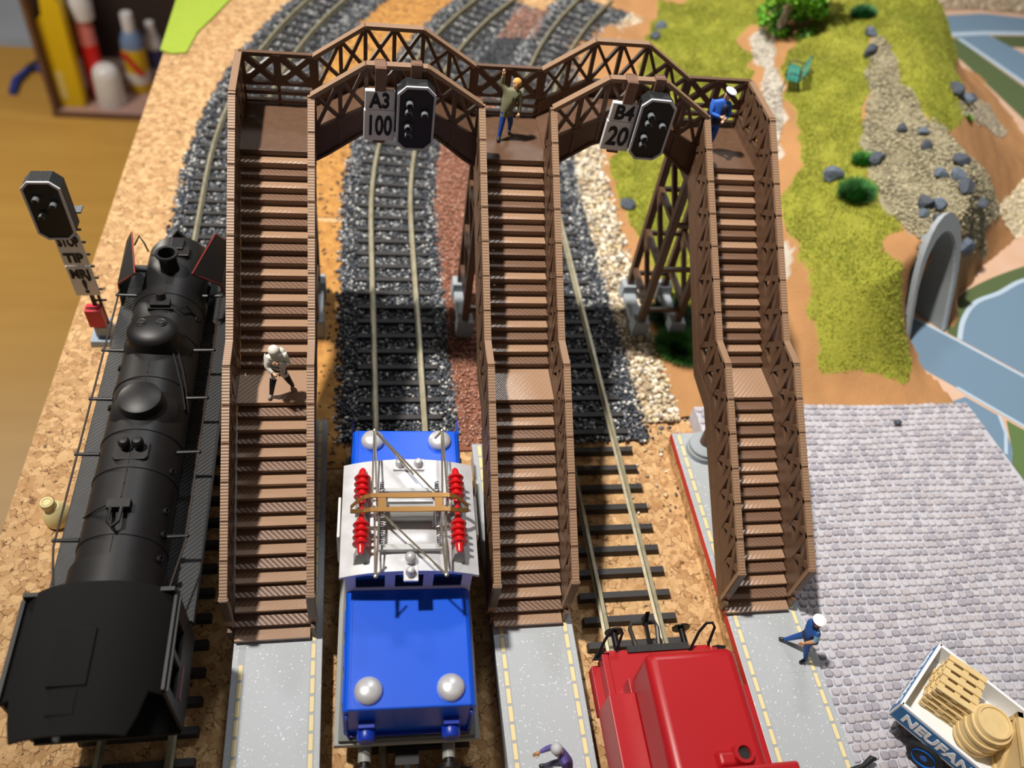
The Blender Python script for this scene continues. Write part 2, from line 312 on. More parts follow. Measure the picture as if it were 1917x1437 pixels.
pal = np.array([lin((164,174,64)),lin((148,160,50)),lin((174,178,74)),lin((134,150,48)),lin((162,150,66))])
cc = pal[rng.integers(0,5,n)]*(1+.22*vnoise(bx,by,.9,12))[:,None]
g = np_mesh('grass', v.reshape(-1,3), np.arange(3*n).reshape(-1,3), M_grass, np.repeat(cc,3,0))
tag(g, 'short yellow-green grass fibres covering the hillside right of the footbridge', 'grass', kind='stuff')
# grass mat on the cork, far left corner
M_mat = mat('grass_mat', (160,180,58), .9, noise=(1.5,(150,176,50),.25), bump=(8,.6,.08))
gm = MB().prism([(-10.5,22.4),(-9.9,22.1),(-9.2,22.3),(-8.9,24.5),(-8.3,26.2),(-7.5,28.7),(-6.4,31),(-10.4,31)],.004,.1,'z').build('grass_mat', M_mat)
tag(gm, 'bright green grass mat glued on the far left corner of the cork', 'grass mat')
# loose gravel on paths and cream rubble
M_stone = mat('stone_chips', (255,255,255), .8, vcol=True)
def poly_pts(P, n, bb):
    x = rng.uniform(bb[0],bb[1],n); y = rng.uniform(bb[2],bb[3],n); k = in_poly(x,y,P); return np.c_[x[k],y[k]]
for nm, P, n, bb, pal, lab in (('path_gravel',P1,9000,(18,23,10,24),((194,188,174),(168,160,146),(212,204,192)),'pale grey gravel of the narrow path right of the footbridge'),
        ('path_gravel',P2,16000,(21.5,31,3.5,19),((154,146,116),(128,122,100),(178,170,142),(138,128,100)),'olive grey gravel of the wide path down to the tunnel mouth'),
        ('path_gravel',P3,6000,(28,38,12,22),((164,152,132),(146,136,118),(184,172,152)),'beige gravel below the right cliff of the hill'),
        ('path_gravel',P4,3000,(30,35,8.5,13),((232,220,190),(214,200,166)),'cream gravel beside the road right of the tunnel mouth')):
    p = poly_pts(P,n,bb); tag(scatter_stones(nm, p, HF(p[:,0],p[:,1])+.02, (.05,.11), pal, M_stone), lab, 'gravel', kind='stuff')

# ================= tracks =================
G = 1.72
TR = {1:(-6.15,11.2,40.), 2:(.96,8.3,38.), 3:(7.68,9.5,38.)}
def tk(i, s, off=0, z=0):
    """point at arc length s (s = y on the straight), lateral offset, and heading"""
    x0, y0, R = TR[i]
    if s <= y0: return Vector((x0+off, s, z)), 0.
    a = (s-y0)/R; return Vector((x0+R-(R-off)*math.cos(a), y0+(R-off)*math.sin(a), z)), a
M_rail = mat('rail_metal', (168,162,138), .42, .3, noise=(3,(140,132,104),.2)); M_sleep = mat('sleeper_plastic', (52,50,50), .65, bump=(14,.15,.03))
RPROF = [(-.11,.26),(.11,.26),(.11,.29),(.028,.32),(.028,.42),(.055,.44),(.055,.5),(-.055,.5),(-.055,.44),(-.028,.42),(-.028,.32),(-.11,.29)]
RNG = {1:(-17,34), 2:(-17,34), 3:(-17,34)}; WH = {1:'the black steam locomotive', 2:'the blue electric locomotive', 3:'the red locomotive'}
slp = MB().taper(-1.48,1.48,-.125,.125,.02,.27,.02,.025).mesh('sleeper'); slp.materials.append(M_sleep)
for i in (1,2,3):
    r = thing('railway_track', 'track under %s with brass-coloured rails on black sleepers' % WH[i], 'track', (TR[i][0],-3,0))
    ss = [RNG[i][0]]+list(np.arange(TR[i][1], RNG[i][1]+.1, 1.4)) 
    for sd in (-1,1):
        m = MB(); rows = []
        for s in ss:
            row = [tk(i,s,sd*G/2+u,z)[0] for u,z in RPROF]; rows.append(row+[row[0]])
        m.grid(rows); m.build('rail', M_rail, r)
    y = -16.72
    while y < 31:
        if True:
            p, a = tk(i, y); o = bpy.data.objects.new('sleeper', slp); COL.objects.link(o); attach(o, r); o.location = p; o.rotation_euler = (0,0,-a)
        y += .8
# ballast beds: ragged strips of grey chips along each track
def ribbon(name, i, l0, l1, s0, s1, z, m, lab, cat, kind=None):
    rows = []; 
    for s in np.arange(s0, s1+.01, .5):
        e0, e1 = rng.uniform(-.12,.12,2)
        row = [tk(i,s,l0+e0,0.002)[0], tk(i,s,l0+e0+.12,z)[0], tk(i,s,l1+e1-.12,z)[0], tk(i,s,l1+e1,0.002)[0]]
        rows.append(row)
    o = MB().grid(rows).build(name, m, fix=False); tag(o, lab, cat, kind=kind); return o
def strip_stones(name, i, l0, l1, s0, s1, n, size, pal, lab, z=.14, skip=True, cat='ballast', edge=.25):
    s = rng.uniform(s0,s1,n); l = rng.uniform(l0-.15,l1+.15,n)
    if skip:
        k = (np.abs(np.abs(l)-G/2) > .16); s, l = s[k], l[k]
        ph = ((s+16.72)/.8) % 1; on = (np.minimum(ph,1-ph)*.8 < .17)&(np.abs(l) < 1.5); k = ~(on & (rng.uniform(0,1,len(s)) < .93)); s, l = s[k], l[k]
    e = np.minimum(l-l0, l1-l); k = e > rng.uniform(-edge,.1,len(l))-.12*np.sin(s*5); s, l, e = s[k], l[k], e[k]
    p = np.array([tuple(tk(i,a,b)[0])[:2] for a,b in zip(s,l)])
    o = scatter_stones(name, p, z*np.clip(.4+e*2,.15,1)+rng.uniform(-.02,.06,len(p)), size, pal, M_stone)
    return tag(o, lab, cat, kind='stuff')
M_bal = mat('ballast_bed', (70,74,80), .9, noise=(9,(36,40,46),.2), bump=(14,.8,.08))
GREY = ((66,70,78),(88,94,102),(46,49,55),(116,120,124),(150,152,154),(212,212,206),(76,84,96),(62,62,66))
ribbon('ballast_bed',1,-1.9,2.4,3.5,33,.12,M_bal,'grey ballast bed under the far end of the left track','ballast','stuff')
ribbon('ballast_bed',2,-2.1,1.95,-3.2,33,.12,M_bal,'grey ballast bed under the middle track','ballast','stuff')
ribbon('ballast_bed',3,-2.1,2.25,-3.4,33,.12,M_bal,'grey ballast bed under the right track','ballast','stuff')
strip_stones('ballast',1,-1.95,2.45,3.5,33,19000,(.05,.10),GREY,'grey stone chips around the left track behind the steam locomotive')
strip_stones('ballast',2,-2.15,2.0,-3.3,33,24000,(.05,.10),GREY,'grey stone chips around the middle track under the footbridge')
strip_stones('ballast',3,-2.15,2.3,-3.5,33,24000,(.05,.11),GREY,'grey stone chips around the right track under the footbridge')
M_ochre = mat('ochre_cork', (198,146,74), .85, noise=(2.2,(160,110,52),.2), bump=(7,.6,.06), speck=(4,(88,60,34),.62))
o = ribbon('ochre_strip',2,-4.5,-1.95,-4.3,9,.035,M_ochre,'ochre strip of bare cork beside the left tower footings','ground strip')
o = ribbon('ochre_strip',2,-6.3,-1.95,9,33,.03,M_ochre,'far end of the ochre cork strip between the curved tracks','ground strip')
M_red = mat('red_bed', (150,98,74), .9, noise=(10,(116,70,52),.25), bump=(16,.6,.05))
REDP = ((172,120,96),(152,102,80),(190,142,120),(130,86,68),(204,164,144))
ribbon('red_ballast_bed',2,1.9,5.3,-3.7,21,.07,M_red,'bed of fine red-brown ballast between the middle and right tracks','ballast','stuff')
strip_stones('red_ballast',2,1.95,5.0,-3.5,21,16000,(.035,.065),REDP,'fine red-brown stone chips between the middle and right tracks',z=.08,skip=False)
ribbon('ballast_bed',2,1.9,5.0,21,33,.08,M_bal,'dark ballast bed between the middle and right tracks, far end','ballast','stuff')
strip_stones('ballast',2,1.95,4.8,20.5,33,6000,(.05,.09),((60,62,66),(80,84,88),(50,52,56),(110,112,116)),'dark grey chips between the middle and right tracks, far end',z=.12,skip=False)
p = poly_pts([(9.3,29.9),(11.2,29.7),(9.9,26.1),(7.5,25.8)],2600,(7,11.5,25,30)); tag(scatter_stones('red_ballast',p,np.full(len(p),.17),(.05,.09),REDP,M_stone),'small patch of red-brown chips between the far curved tracks','ballast',kind='stuff')
M_cream = mat('cream_bed', (196,176,146), .9, noise=(5,(150,124,92),.3), bump=(10,.8,.08))
ribbon('gravel_bed',3,2.2,3.7,-2.6,33,.09,M_cream,'cream gravel bed along the foot of the hill','gravel','stuff')
CRM = ((226,214,190),(206,190,160),(238,230,214),(184,166,138),(150,140,126),(214,196,156))
strip_stones('cream_gravel',3,2.25,3.75,-2.6,33,3600,(.09,.19),CRM,'cream white gravel stones along the right track',z=.12,skip=False,cat='gravel',edge=.35)
p = np.c_[rng.uniform(8.6,12,60),rng.uniform(-6.5,-2.4,60)]; tag(scatter_stones('loose_gravel',p,np.full(60,.06),(.05,.12),CRM+GREY,M_stone),'loose white and grey stones scattered on the cork beside the right track','gravel',kind='stuff')

# ================= platforms =================
M_plat = mat('platform_grey', (172,178,182), .5, bump=(22,.12,.02), speck=(15,(220,224,226),.69))
M_edge = mat('platform_edge_grey', (160,165,168), .55, bump=(20,.1,.02)); M_yel = mat('edge_yellow', (228,210,156), .6, bump=(18,.15,.02)); M_redside = mat('platform_red', (190,40,36), .5)
tl = MB().taper(-.065,.065,-.215,.215,.9,.925,.012,.012).mesh('edge_tile'); tl.materials.append(M_yel)
for k,(x0,x1,y1,lab) in enumerate(((-3.88,-1.5,-2.9,'grey platform with yellow edge tiles under the left staircase'),(3.29,5.66,-4.05,'grey platform with yellow edge tiles under the middle staircase'),(10.49,12.88,-3.75,'grey platform with red side and yellow edge tiles under the right staircase'))):
    r = thing('station_platform', lab, 'platform', ((x0+x1)/2,-10,0))
    MB().box(x0+.04,x1-.04,-17,y1-.04,0,.8).build('side_wall', M_cork if k == 2 else M_edge, r)
    MB().box(x0,x1,-17,y1,.8,.91).build('slab', M_plat, r, bevel=.02)
    for xe in (x0+.24, x1-.24):
        y = y1-.3
        MB().box(xe-.09,xe+.09,-17,y1-.05,.905,.913).build('tile_bed', M_edge, r)
        while y > -16.8:
            if not (k == 0 and xe < -3 and y > -11.3):
                o = bpy.data.objects.new('edge_tile', tl); COL.objects.link(o); attach(o, r); o.location = (xe,y,0)
            y -= .49
    if k == 2:
        MB().box(11.75,12.5,-12.6,-11.5,.905,.916).build('repair_plate', M_plat, r, bevel=.004)
        MB().box(x0-.012,x0+.03,-17,y1+.004,.64,.895).box(x0,x1,y1-.03,y1+.012,.64,.895).build('red_edge_band', M_redside, r)
        M_con = mat('concrete_grey', (160,172,184), .8, bump=(16,.3,.03))

# ================= cobbled yard =================
M_joint = mat('cobble_joint', (196,196,204), .9, noise=(4,(176,176,186),.2)); 
M_cob = [mat('cobble_%s' % n, c, .8, bump=(10,.4,.04), noise=(5,c2,.25)) for n,c,c2 in (('mid',(170,166,172),(186,182,188)),('dark',(152,149,158),(168,164,172)),('light',(184,180,184),(196,194,200)),('brown',(172,166,170),(184,178,182)))]
yard = thing('cobbled_yard', 'grey cobbled yard beside the right platform', 'yard', (18,-8,0))
MB().prism([(11.75,-2.42),(23.1,-2.5),(23.55,-6.3),(24.4,-17),(12.9,-17),(12.9,-3.8),(11.75,-3.8)],0,.74,'z').build('base', M_joint, yard)
cm = []
for q, m in enumerate(M_cob):
    for w in range(2):
        e = .117+.01*w; b2 = MB(); ring = [(e*sx*(1+.1*random.uniform(-1,1)), e*.9*sy*(1+.1*random.uniform(-1,1))) for sx,sy in ((-1,-.6),(-.6,-1),(.6,-1),(1,-.6),(1,.6),(.6,1),(-.6,1),(-1,.6))]
        n8 = 8; b2.add([(x,y,0) for x,y in ring]+[(x*.95,y*.95,.05) for x,y in ring]+[(x*.7,y*.7,.078) for x,y in ring], [(i,(i+1)%n8,(i+1)%n8+n8,i+n8) for i in range(n8)]+[(i+n8,(i+1)%n8+n8,(i+1)%n8+2*n8,i+2*n8) for i in range(n8)]+[tuple(range(16,24))])
        me = b2.mesh('cobble'); me.materials.append(m); cm.append(me)
spots = []; row = 0; y = -2.56
while y > -16.9:
    x = (11.9 if y > -3.7 else 13.03)+(row % 2)*.13
    xr = 23.1+(-2.5-y)*.118-.1
    while x < xr:
        spots.append((x+random.uniform(-.015,.015), y+.035*math.sin(x*.9+row*.3)+random.uniform(-.012,.012))); x += .258+random.choice((0,0,.02,.05))
    y -= .272; row += 1
cpos = cam.location
def vis_size(p):
    d = (Vector((p[0],p[1],.8))-cpos); return d.length+(0 if (p[1] > -15.6 and p[0] > 12.9) else 50)
spots.sort(key=vis_size)
rest = MB()
for k,(x,y) in enumerate(spots):
    me = random.choice(cm)
    if k < 300:
        o = bpy.data.objects.new('cobble', me); COL.objects.link(o); attach(o, yard); o.location = (x,y,.738); o.rotation_euler = (0,0,random.choice((0,pi))+random.uniform(-.05,.05))
    else:
        sc = random.uniform(.92,1.08); rest.add([(x+v.co.x*sc,y+v.co.y*sc,.738+v.co.z) for v in me.vertices], [tuple(p.vertices) for p in me.polygons])
o = rest.build('cobbles', M_cob[0], yard, fix=False); o['kind'] = 'stuff'
for m in M_cob[1:]: o.data.materials.append(m)
for i, p in enumerate(o.data.polygons): p.material_index = (i//17*7919 % 11) % 4

# ================= printed road sheet =================
M_road = mat('road_blue_grey', (108,134,156), .5); M_line = mat('road_line', (176,194,210), .5); M_verge = mat('verge_green', (78,94,54), .7); M_verge2 = mat('verge_bright', (88,112,64), .7); M_pink = mat('pavement_pink', (210,180,160), .6, noise=(.5,(200,160,128),.3))
sh = thing('road_sheet', 'flat sheet with blue-grey roads, green verges and peach ground right of the hill', 'road', (34,8,0))
MB().box(22.2,49.5,-19.5,40,.002,.02).build('paper_sheet', M_pink, sh)
def flat(nm, P, z0, z1, m): return MB().prism(P, z0, z1, 'z').build(nm, m, sh)
def off(P, d):   # strip along an open polyline
    L2 = []; R2 = []
    for i, p in enumerate(P):
        a = Vector(P[max(0,i-1)]); b2 = Vector(P[min(len(P)-1,i+1)]); t = (b2-a).normalized(); n = Vector((-t.y,t.x))*d/2; q = Vector(p); L2.append(tuple(q+n)); R2.append(tuple(q-n))
    return L2+R2[::-1]
u = Vector((.71,-.71)); 
flat('road', [(22.0,2.6),(23.4,3.45),(25.27,1.62),(33,-6.2),(31.2,-8.4),(23.9,-1.12),(22.2,.6)], .021,.03, M_road)
flat('lane_line', off([(23.3,3.5),(25.27,1.62),(33,-6.2)],.14), .031,.036, M_line)
flat('lane_line', off([(23.8,-1.0),(25.73,-3.03),(31.2,-8.5)],.16), .031,.036, M_line)
def curve(P, n=6):
    Q = [P[0]]+list(P)+[P[-1]]; r = []
    for i in range(1, len(Q)-2):
        a, b_, c_, d_ = (np.array(q, float) for q in Q[i-1:i+3])
        for k in range(n):
            t = k/n; r.append(tuple(.5*((2*b_)+(c_-a)*t+(2*a-5*b_+4*c_-d_)*t*t+(3*b_-a-3*c_+d_)*t**3)))
    return r+[tuple(P[-1])]
arc = curve([(25.35,1.75),(26.2,3.0),(27.4,4.1),(28.96,4.75),(30.85,5.68),(33.5,6.2),(37,5.6),(40,3)])
flat('road_circle', arc+[(41,-4),(33,-6.0)], .021,.029, M_road)
flat('lane_line', off(arc,.22), .031,.036, M_line)
flat('verge', arc[::-1]+curve([(24.95,2.15),(25.8,3.4),(26.8,4.5),(28.5,5.5),(31.19,6.6),(33.5,7.2),(37.5,6.6),(41,4)]), .021,.028, M_verge)
flat('road_side_lane', [(23.95,-1.5),(25.0,-2.6),(24.6,-4.2),(24.0,-5.2),(23.0,-5.2),(23.0,-1.8)], .021,.0285, M_road)
flat('lane_line', off([(24.95,-2.5),(24.75,-3.4),(24.2,-4.4)],.14), .031,.036, M_line)
flat('verge', [(25.15,-2.75),(27.5,-5.1),(29,-8),(26,-14),(23.4,-8),(23.6,-5.4),(24.5,-4.4)], .021,.0275, M_verge2)
# upper right: road along the top with a branch
flat('road', [(36,33.2),(40.46,33.56),(44.1,34.4),(47.4,34.2),(49,33.6),(49,31),(46,31.6),(42.8,31.4),(39.0,30.6),(36,30)], .021,.03, M_road)
flat('road', [(39.8,30.6),(42.6,31.3),(44.3,28.4),(46.5,24.5),(43,23.5),(41.9,24.7)], .021,.0295, M_road)
flat('lane_line', off([(37,30.3),(39.0,30.6),(42.8,31.35),(46,31.7),(49,31.2)],.5), .031,.036, M_line)
flat('lane_line', off([(40.0,30.2),(41.0,27.3),(41.9,24.5),(42.8,21.5)],.4), .031,.036, M_line)
flat('verge', [(37.5,30.2),(39.8,30.3),(40.7,27.2),(41.8,23.4),(42.5,20.5),(39.6,19.8),(39.25,20.2),(38.9,24),(38.6,27),(38.1,28.9),(36.5,28.8)], .021,.028, M_verge)
flat('verge', [(42.9,31.0),(46,31.35),(49,30.9),(49,29),(45.6,29.6),(43.6,29.5)], .021,.028, mat('verge_dark',(74,86,46),.7))

tag(MB().prism([(36,34.6),(40.4,34.3),(44,35.1),(47.4,34.9),(49.4,34.2),(49.4,39.8),(36,39.8)],.021,.09,'z').build('rubble_bed', M_cream), 'beige rubble bed beyond the road at the top right edge', 'ground strip')
p = np.c_[rng.uniform(36.5,49,2600),rng.uniform(35.0,39.6,2600)]; tag(scatter_stones('rubble',p,np.full(len(p),.12),(.08,.2),((196,178,150),(168,148,122),(214,200,176),(140,122,98)),M_stone),'loose beige rubble stones beyond the road at the top right','gravel',kind='stuff')

# ================= footbridge =================
BR = (102,76,57)
M_br = mat('brown_plastic', BR, .42, spec=.5, noise=(5,(90,65,48),.3), bump=(30,.12,.01))
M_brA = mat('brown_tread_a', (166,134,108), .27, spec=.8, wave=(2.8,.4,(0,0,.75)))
M_brB = mat('brown_tread_b', (112,84,65), .45, spec=.5, wave=(2.8,.4,(0,0,-.75)))  # darker copy of tread a: the raster's weaker reflection put into the colour
M_rail2 = mat('brown_rail_layered', (148,118,93), .42, wave=(4.5,.45,(0,0,1.57)))
M_foot = mat('footing_grey', (158,166,172), .8, bump=(18,.4,.03))
SX = {1:-3.847, 2:3.311, 3:10.423}; SW = 2.014; ZL, ZD, HR = 4.611, 8.653, 1.673
YB, YLF, YLR, YDF, YDR, YRB = -10.72, -5.205, -3.952, 1.201, 3.711, 1.51
rL, uL = (ZL-1.11)/17, .3244; rU, uU = (ZD-ZL)/18, .303
fb = thing('footbridge', 'brown footbridge with three long staircases and two trussed arch spans over the tracks', 'footbridge', (4.3,2,0))
def tread_mesh(run, rise, m):
    P = [(0,0),(0,-.085),(.045,-.085),(.045,-rise),(.11,-rise),(.11,-.085),(run+.13,-.085),(run+.13,0)]
    b2 = MB().prism(P, 0, SW, 'x'); me = b2.mesh('tread'); me.materials.append(m)
    bm = bmesh.new(); bm.from_mesh(me); bmesh.ops.recalc_face_normals(bm, faces=bm.faces); bm.to_mesh(me); bm.free(); return me
TM = {(0,0):tread_mesh(uL,rL,M_brA),(0,1):tread_mesh(uL,rL,M_brB),(1,0):tread_mesh(uU,rU,M_brA),(1,1):tread_mesh(uU,rU,M_brB)}
def lerp_poly(P, y):
    for (a,za),(b2,zb) in zip(P, P[1:]):
        if a <= y <= b2: return za+(zb-za)*(y-a)/(b2-a) if b2 > a else za
    return P[0][1] if y < P[0][0] else P[-1][1]
def truss(m, top, low, ys, at, tw=.2, pw=.21, up=(1,0,0)):
    """posts at ys between polylines low and top, with an X in every bay. at(y,z) -> 3-D point"""
    for y in ys: m.bar(at(y,lerp_poly(low,y)-.03), at(y,lerp_poly(top,y)), pw, tw, up)
    for a,b2 in zip(ys, ys[1:]):
        m.bar(at(a,lerp_poly(low,a)), at(b2,lerp_poly(top,b2)), pw*.85, tw*.9, up); m.bar(at(a,lerp_poly(top,a)), at(b2,lerp_poly(low,b2)), pw*.85, tw*.82, up)
def tex_flip(i): return 0 if i % 2 == 0 else 1
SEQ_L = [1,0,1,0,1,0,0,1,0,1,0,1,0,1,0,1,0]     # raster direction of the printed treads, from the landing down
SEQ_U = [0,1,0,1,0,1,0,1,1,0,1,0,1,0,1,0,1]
for k in (1,2,3):
    x0 = SX[k]; x1 = x0+SW
    st = MB().box(x0-.02,x1+.02,YLF,YLR+.1,ZL-.14,ZL).build('staircase', M_brA, fb)   # its middle landing carries the flights
    dk = MB().box(x0-.14,x1+.14,YDF,YDR+.12,ZD-.16,ZD).build('top_deck', M_br, st, bevel=.015)
    for i in range(17):
        for fl,(yy,zz) in enumerate(((YLF-(i+1)*uL, ZL-(i+1)*rL), (YDF-(i+1)*uU, ZD-(i+1)*rU))):
            me = TM[(fl, (SEQ_L,SEQ_U)[fl][i])]
            o = bpy.data.objects.new('tread', me); COL.objects.link(o); attach(o, st); o.location = (x0,yy,zz)
    MB().box(x0,x1,YLR+.03,YLR+.1,ZL,ZL+rU-.09).box(x0,x1,YDF+.05,YDF+.12,ZD-rU,ZD-.1).box(x0,x1,YLF+.05,YLF+.12,ZL-rL,ZL-.1).build('riser', M_br, st)
    for sd in (0,1):
        xc = x0-.09 if sd == 0 else x1+.09
        dend = YDR+.06 if (k,sd) in ((1,0),(3,1)) else YRB
        top = [(-10.42,2.97),(-5.316,ZL+HR),(-4.41,ZL+HR),(YRB,ZD+HR)]+([(dend,ZD+HR)] if dend > 2 else [])
        low = [(-10.42,1.45),(-5.3,ZL+.02),(-3.9,ZL+.05),(YDF,ZD+.05)]+([(dend,ZD+.06)] if dend > 2 else [(YRB,ZD+.05)])
        at = lambda y,z,xc=xc: Vector((xc,y,z))
        pm = MB()
        # stringer under the lattice
        strg = [(y,z) for y,z in low]; und = [(-10.62,1.02),(-10.3,1.02),(-5.2,ZL-.45),(-3.9,ZL-.4),(YDF+.1,ZD-.5)]+[(low[-1][0],ZD-.5)]
        for (ya,za),(yb,zb) in zip(low,low[1:]): pm.hexa([(xc-.05,ya,za-.02),(xc+.05,ya,za-.02),(xc+.05,yb,zb-.02),(xc-.05,yb,zb-.02)],[(xc-.05,ya,za+.33),(xc+.05,ya,za+.33),(xc+.05,yb,zb+.33),(xc-.05,yb,zb+.33)])
        pm.prism([(-10.62,1.45)]+[(y,z) for y,z in strg]+und[::-1], xc-.06, xc+.06, 'x')
        mid = [(y,z+.42) for y,z in low]
        for a,b2 in zip(mid, mid[1:]): pm.bar(at(*a), at(*b2), .12, .09)
        ys = list(np.linspace(-10.40,-5.3,7))+[-4.45]+list(np.linspace(-4.45,YRB-.02,8))[1:]+(list(np.linspace(YRB,dend,4))[1:] if dend > 2 else [])
        truss(pm, top, mid, ys, at)
        for y in ys: pm.bar(at(y,lerp_poly(low,y)), at(y,lerp_poly(mid,y)), .1, .11, (1,0,0))
        o = pm.build('side_panel', M_br, st)
        rm = MB()
        for a,b2 in zip(top, top[1:]): rm.bar(at(*a), at(*b2), .20, .11)
        rm.bar(at(-10.40,1.4), at(-10.42,3.0), .24, .12, (0,1,0))
        if dend > 2: rm.bar(at(dend,ZD), at(dend,ZD+HR+.05), .22, .14, (0,1,0))
        rm.build('handrail', M_rail2, o)
    # rear fence of the deck
    at = lambda x,z: Vector((x,YDR+.05,z)); pm = MB(); a,b2 = x0-.1,x1+.1
    top = [(a,ZD+HR),(b2,ZD+HR)]; low = [(a,ZD+.72),(b2,ZD+.72)]
    for z,h in ((ZD+HR,.12),(ZD+.72,.1),(ZD+.42,.12),(ZD+.12,.1)): pm.bar(at(a,z), at(b2,z), .16, h)
    truss(pm, top, low, list(np.linspace(a+.05,b2-.05,3)), at, up=(0,1,0))
    for x in np.linspace(a+.05,b2-.05,3): pm.bar(at(x,ZD-.1), at(x,ZD+.72), .1, .1, (0,1,0))
    pm.build('rear_fence', M_br, st)
    # four-legged tower under the deck
    tw = MB().box(x0+.1,x1-.1,1.75,4.35,7.55,7.8).build('tower', M_br, fb); lx = (x0+.28, x0+1.80); ly = (2.05, 4.2)
    for x in lx:
        for y in ly: MB().bar((x,y,.55),(x+.0,y,8.3),.26,.26,(1,0,0)).build('tower_leg', M_br, tw)
        ft = MB().taper(x-.34,x+.34,ly[0]-.3,ly[0]+.3,.0,.86,.03,.03).build('footing', M_foot, tw, bevel=.03)
        MB().taper(x-.34,x+.34,ly[1]-.3,ly[1]+.3,.0,.86,.03,.03).box(x-.26,x+.26,ly[0]+.2,ly[1]-.2,.0,.5).build('footing', M_foot, tw, bevel=.03)
        for z in (1.7,3.7,5.7): MB().bar((x,ly[0],z),(x,ly[1],z),.2,.2).build('tower_strut', M_br, tw)
        for z,s in ((1.8,1),(3.8,1),(5.8,1)): MB().bar((x,ly[1],z+1.9),(x,ly[0],z),.16,.17,(1,0,0)).build('tower_brace', M_br, tw)
    for z in (1.4,3.5,5.6):
        for y in ly: MB().bar((lx[0],y,z),(lx[1],y,z),.14,.16).build('tower_strut', M_br, tw)
    # round column under the middle landing
    cx = x0+1.0; cy = -4.55
    cl = MB().cyl((cx,cy,1.2),(cx,cy,ZL-.12),.24,.24,16).build('landing_column', M_br, fb, smooth=True)
    MB().lathe([(.60,.912),(.60,1.12),(.56,1.16),(.56,1.3),(.42,1.38),(.3,1.4)],(cx,cy,0),24).build('column_base', M_foot, cl, smooth=True)
def arch(xa, xb):
    L = xb-xa; f = lambda t: xa+L*t
    top = [(f(0),10.33),(f(.315),11.4),(f(.665),11.4),(f(1),10.33)]; mid = [(f(0),9.2),(f(.31),10.05),(f(.67),10.05),(f(1),9.2)]; bot = [(f(0),8.2),(f(.08),8.45),(f(.28),9.18),(f(.38),9.38),(f(.62),9.38),(f(.74),9.18),(f(.92),8.45),(f(1),8.2)]
    dk = MB(); 
    for a,b2 in zip(mid, mid[1:]): dk.hexa([(a[0],1.5,a[1]-.62),(b2[0],1.5,b2[1]-.62),(b2[0],3.7,b2[1]-.62),(a[0],3.7,a[1]-.62)],[(a[0],1.5,a[1]-.5),(b2[0],1.5,b2[1]-.5),(b2[0],3.7,b2[1]-.5),(a[0],3.7,a[1]-.5)])
    sp = dk.build('arch_span', M_br, fb)
    for y in (1.5, YDR+.03):
        at = lambda x,z: Vector((x,y,z))
        sk = MB(); 
        for a in np.linspace(0,.96,24): sk.hexa([(f(a),y-.03,lerp_poly(bot,f(a))),(f(a+.04167),y-.03,lerp_poly(bot,f(a+.04167)-1e-6)),(f(a+.04167),y+.03,lerp_poly(bot,f(a+.04167)-1e-6)),(f(a),y+.03,lerp_poly(bot,f(a)))],[(f(a),y-.03,lerp_poly(mid,f(a))),(f(a+.04167),y-.03,lerp_poly(mid,f(a+.04167)-1e-6)),(f(a+.04167),y+.03,lerp_poly(mid,f(a+.04167)-1e-6)),(f(a),y+.03,lerp_poly(mid,f(a)))])
        sk.build('skirt_plate', M_br, sp)
        for P,w,h,nm,mm in ((top,.25,.12,'top_chord',M_rail2),(mid,.16,.10,'middle_chord',M_br),(bot,.2,.08,'bottom_chord',M_br)):
            q = MB()
            for a,b2 in zip(P,P[1:]): q.bar(at(*a),at(*b2),w,h)
            q.build(nm, mm, sp)
        xs = [f(t) for t in (.015,.165,.315,.49,.665,.835,.985)]
        for x in xs: MB().bar(at(x,lerp_poly(bot,x)),at(x,lerp_poly(top,x)),.12,.13,(0,1,0)).build('post', M_br, sp)
        for a,b2 in zip(xs,xs[1:]):
            MB().bar(at(a,lerp_poly(mid,a)),at(b2,lerp_poly(top,b2)),.1,.12,(0,1,0)).build('brace', M_br, sp)
            MB().bar(at(a,lerp_poly(top,a)),at(b2,lerp_poly(mid,b2)),.1,.1,(0,1,0)).build('brace', M_br, sp)
arch(SX[1]+SW+.09, SX[2]-.09); arch(SX[2]+SW+.09, SX[3]-.09)

# ================= black steam locomotive on the left track (local frame: y forward, origin on the ground) =================
M_blk = mat('black_plastic', (27,26,27), .46, spec=.4, noise=(2,(22,21,22),.3), bump=(26,.06,.01)); M_blk2 = mat('black_deep', (20,19,19), .6)
M_tread = mat('black_checker', (33,34,35), .5, wave=(3,.6,(0,0,.8))); M_redln = mat('red_lining', (150,44,40), .5); M_iron = mat('dark_wire', (58,46,40), .45, .3)
sl = thing('steam_locomotive', 'black steam locomotive standing on the left track beside the left staircase', 'locomotive', (-6.4,-5,0))
X0 = -6.4; AZ = 3.62; BRD = 1.07
def ring(prof, y0=0): return prof
My = Matrix.Rotation(-pi/2, 4, 'X')      # lathe axis along +y
prof = [(.05,-10.95),(.9,-10.95),(1.16,-10.9),(1.16,-10.0),(BRD,-9.95)]
for y in (-9.35,-7.35,-6.1,-4.2,-2.3,-.75): prof += [(BRD,y-.06),(BRD+.025,y-.05),(BRD+.025,y+.05),(BRD,y+.06)]
prof += [(BRD,-.4),(.98,-.3),(.98,1.95),(.93,2.1),(.05,2.12)]
MB().lathe(prof, (X0,0,AZ), 48, My).build('boiler', M_blk, sl, smooth=True)
bo = [o for o in sl.children if o.name.startswith('boiler')][0]
m = MB().tube([(X0,y,AZ+BRD+.004) for y in (-9.9,-6.5)], .012, 6).tube([(X0,y,AZ+BRD+.004) for y in (-4.9,-3.6)], .012, 6).tube([(X0,-.3,AZ+.985),(X0,1.9,AZ+.985)], .01, 6)
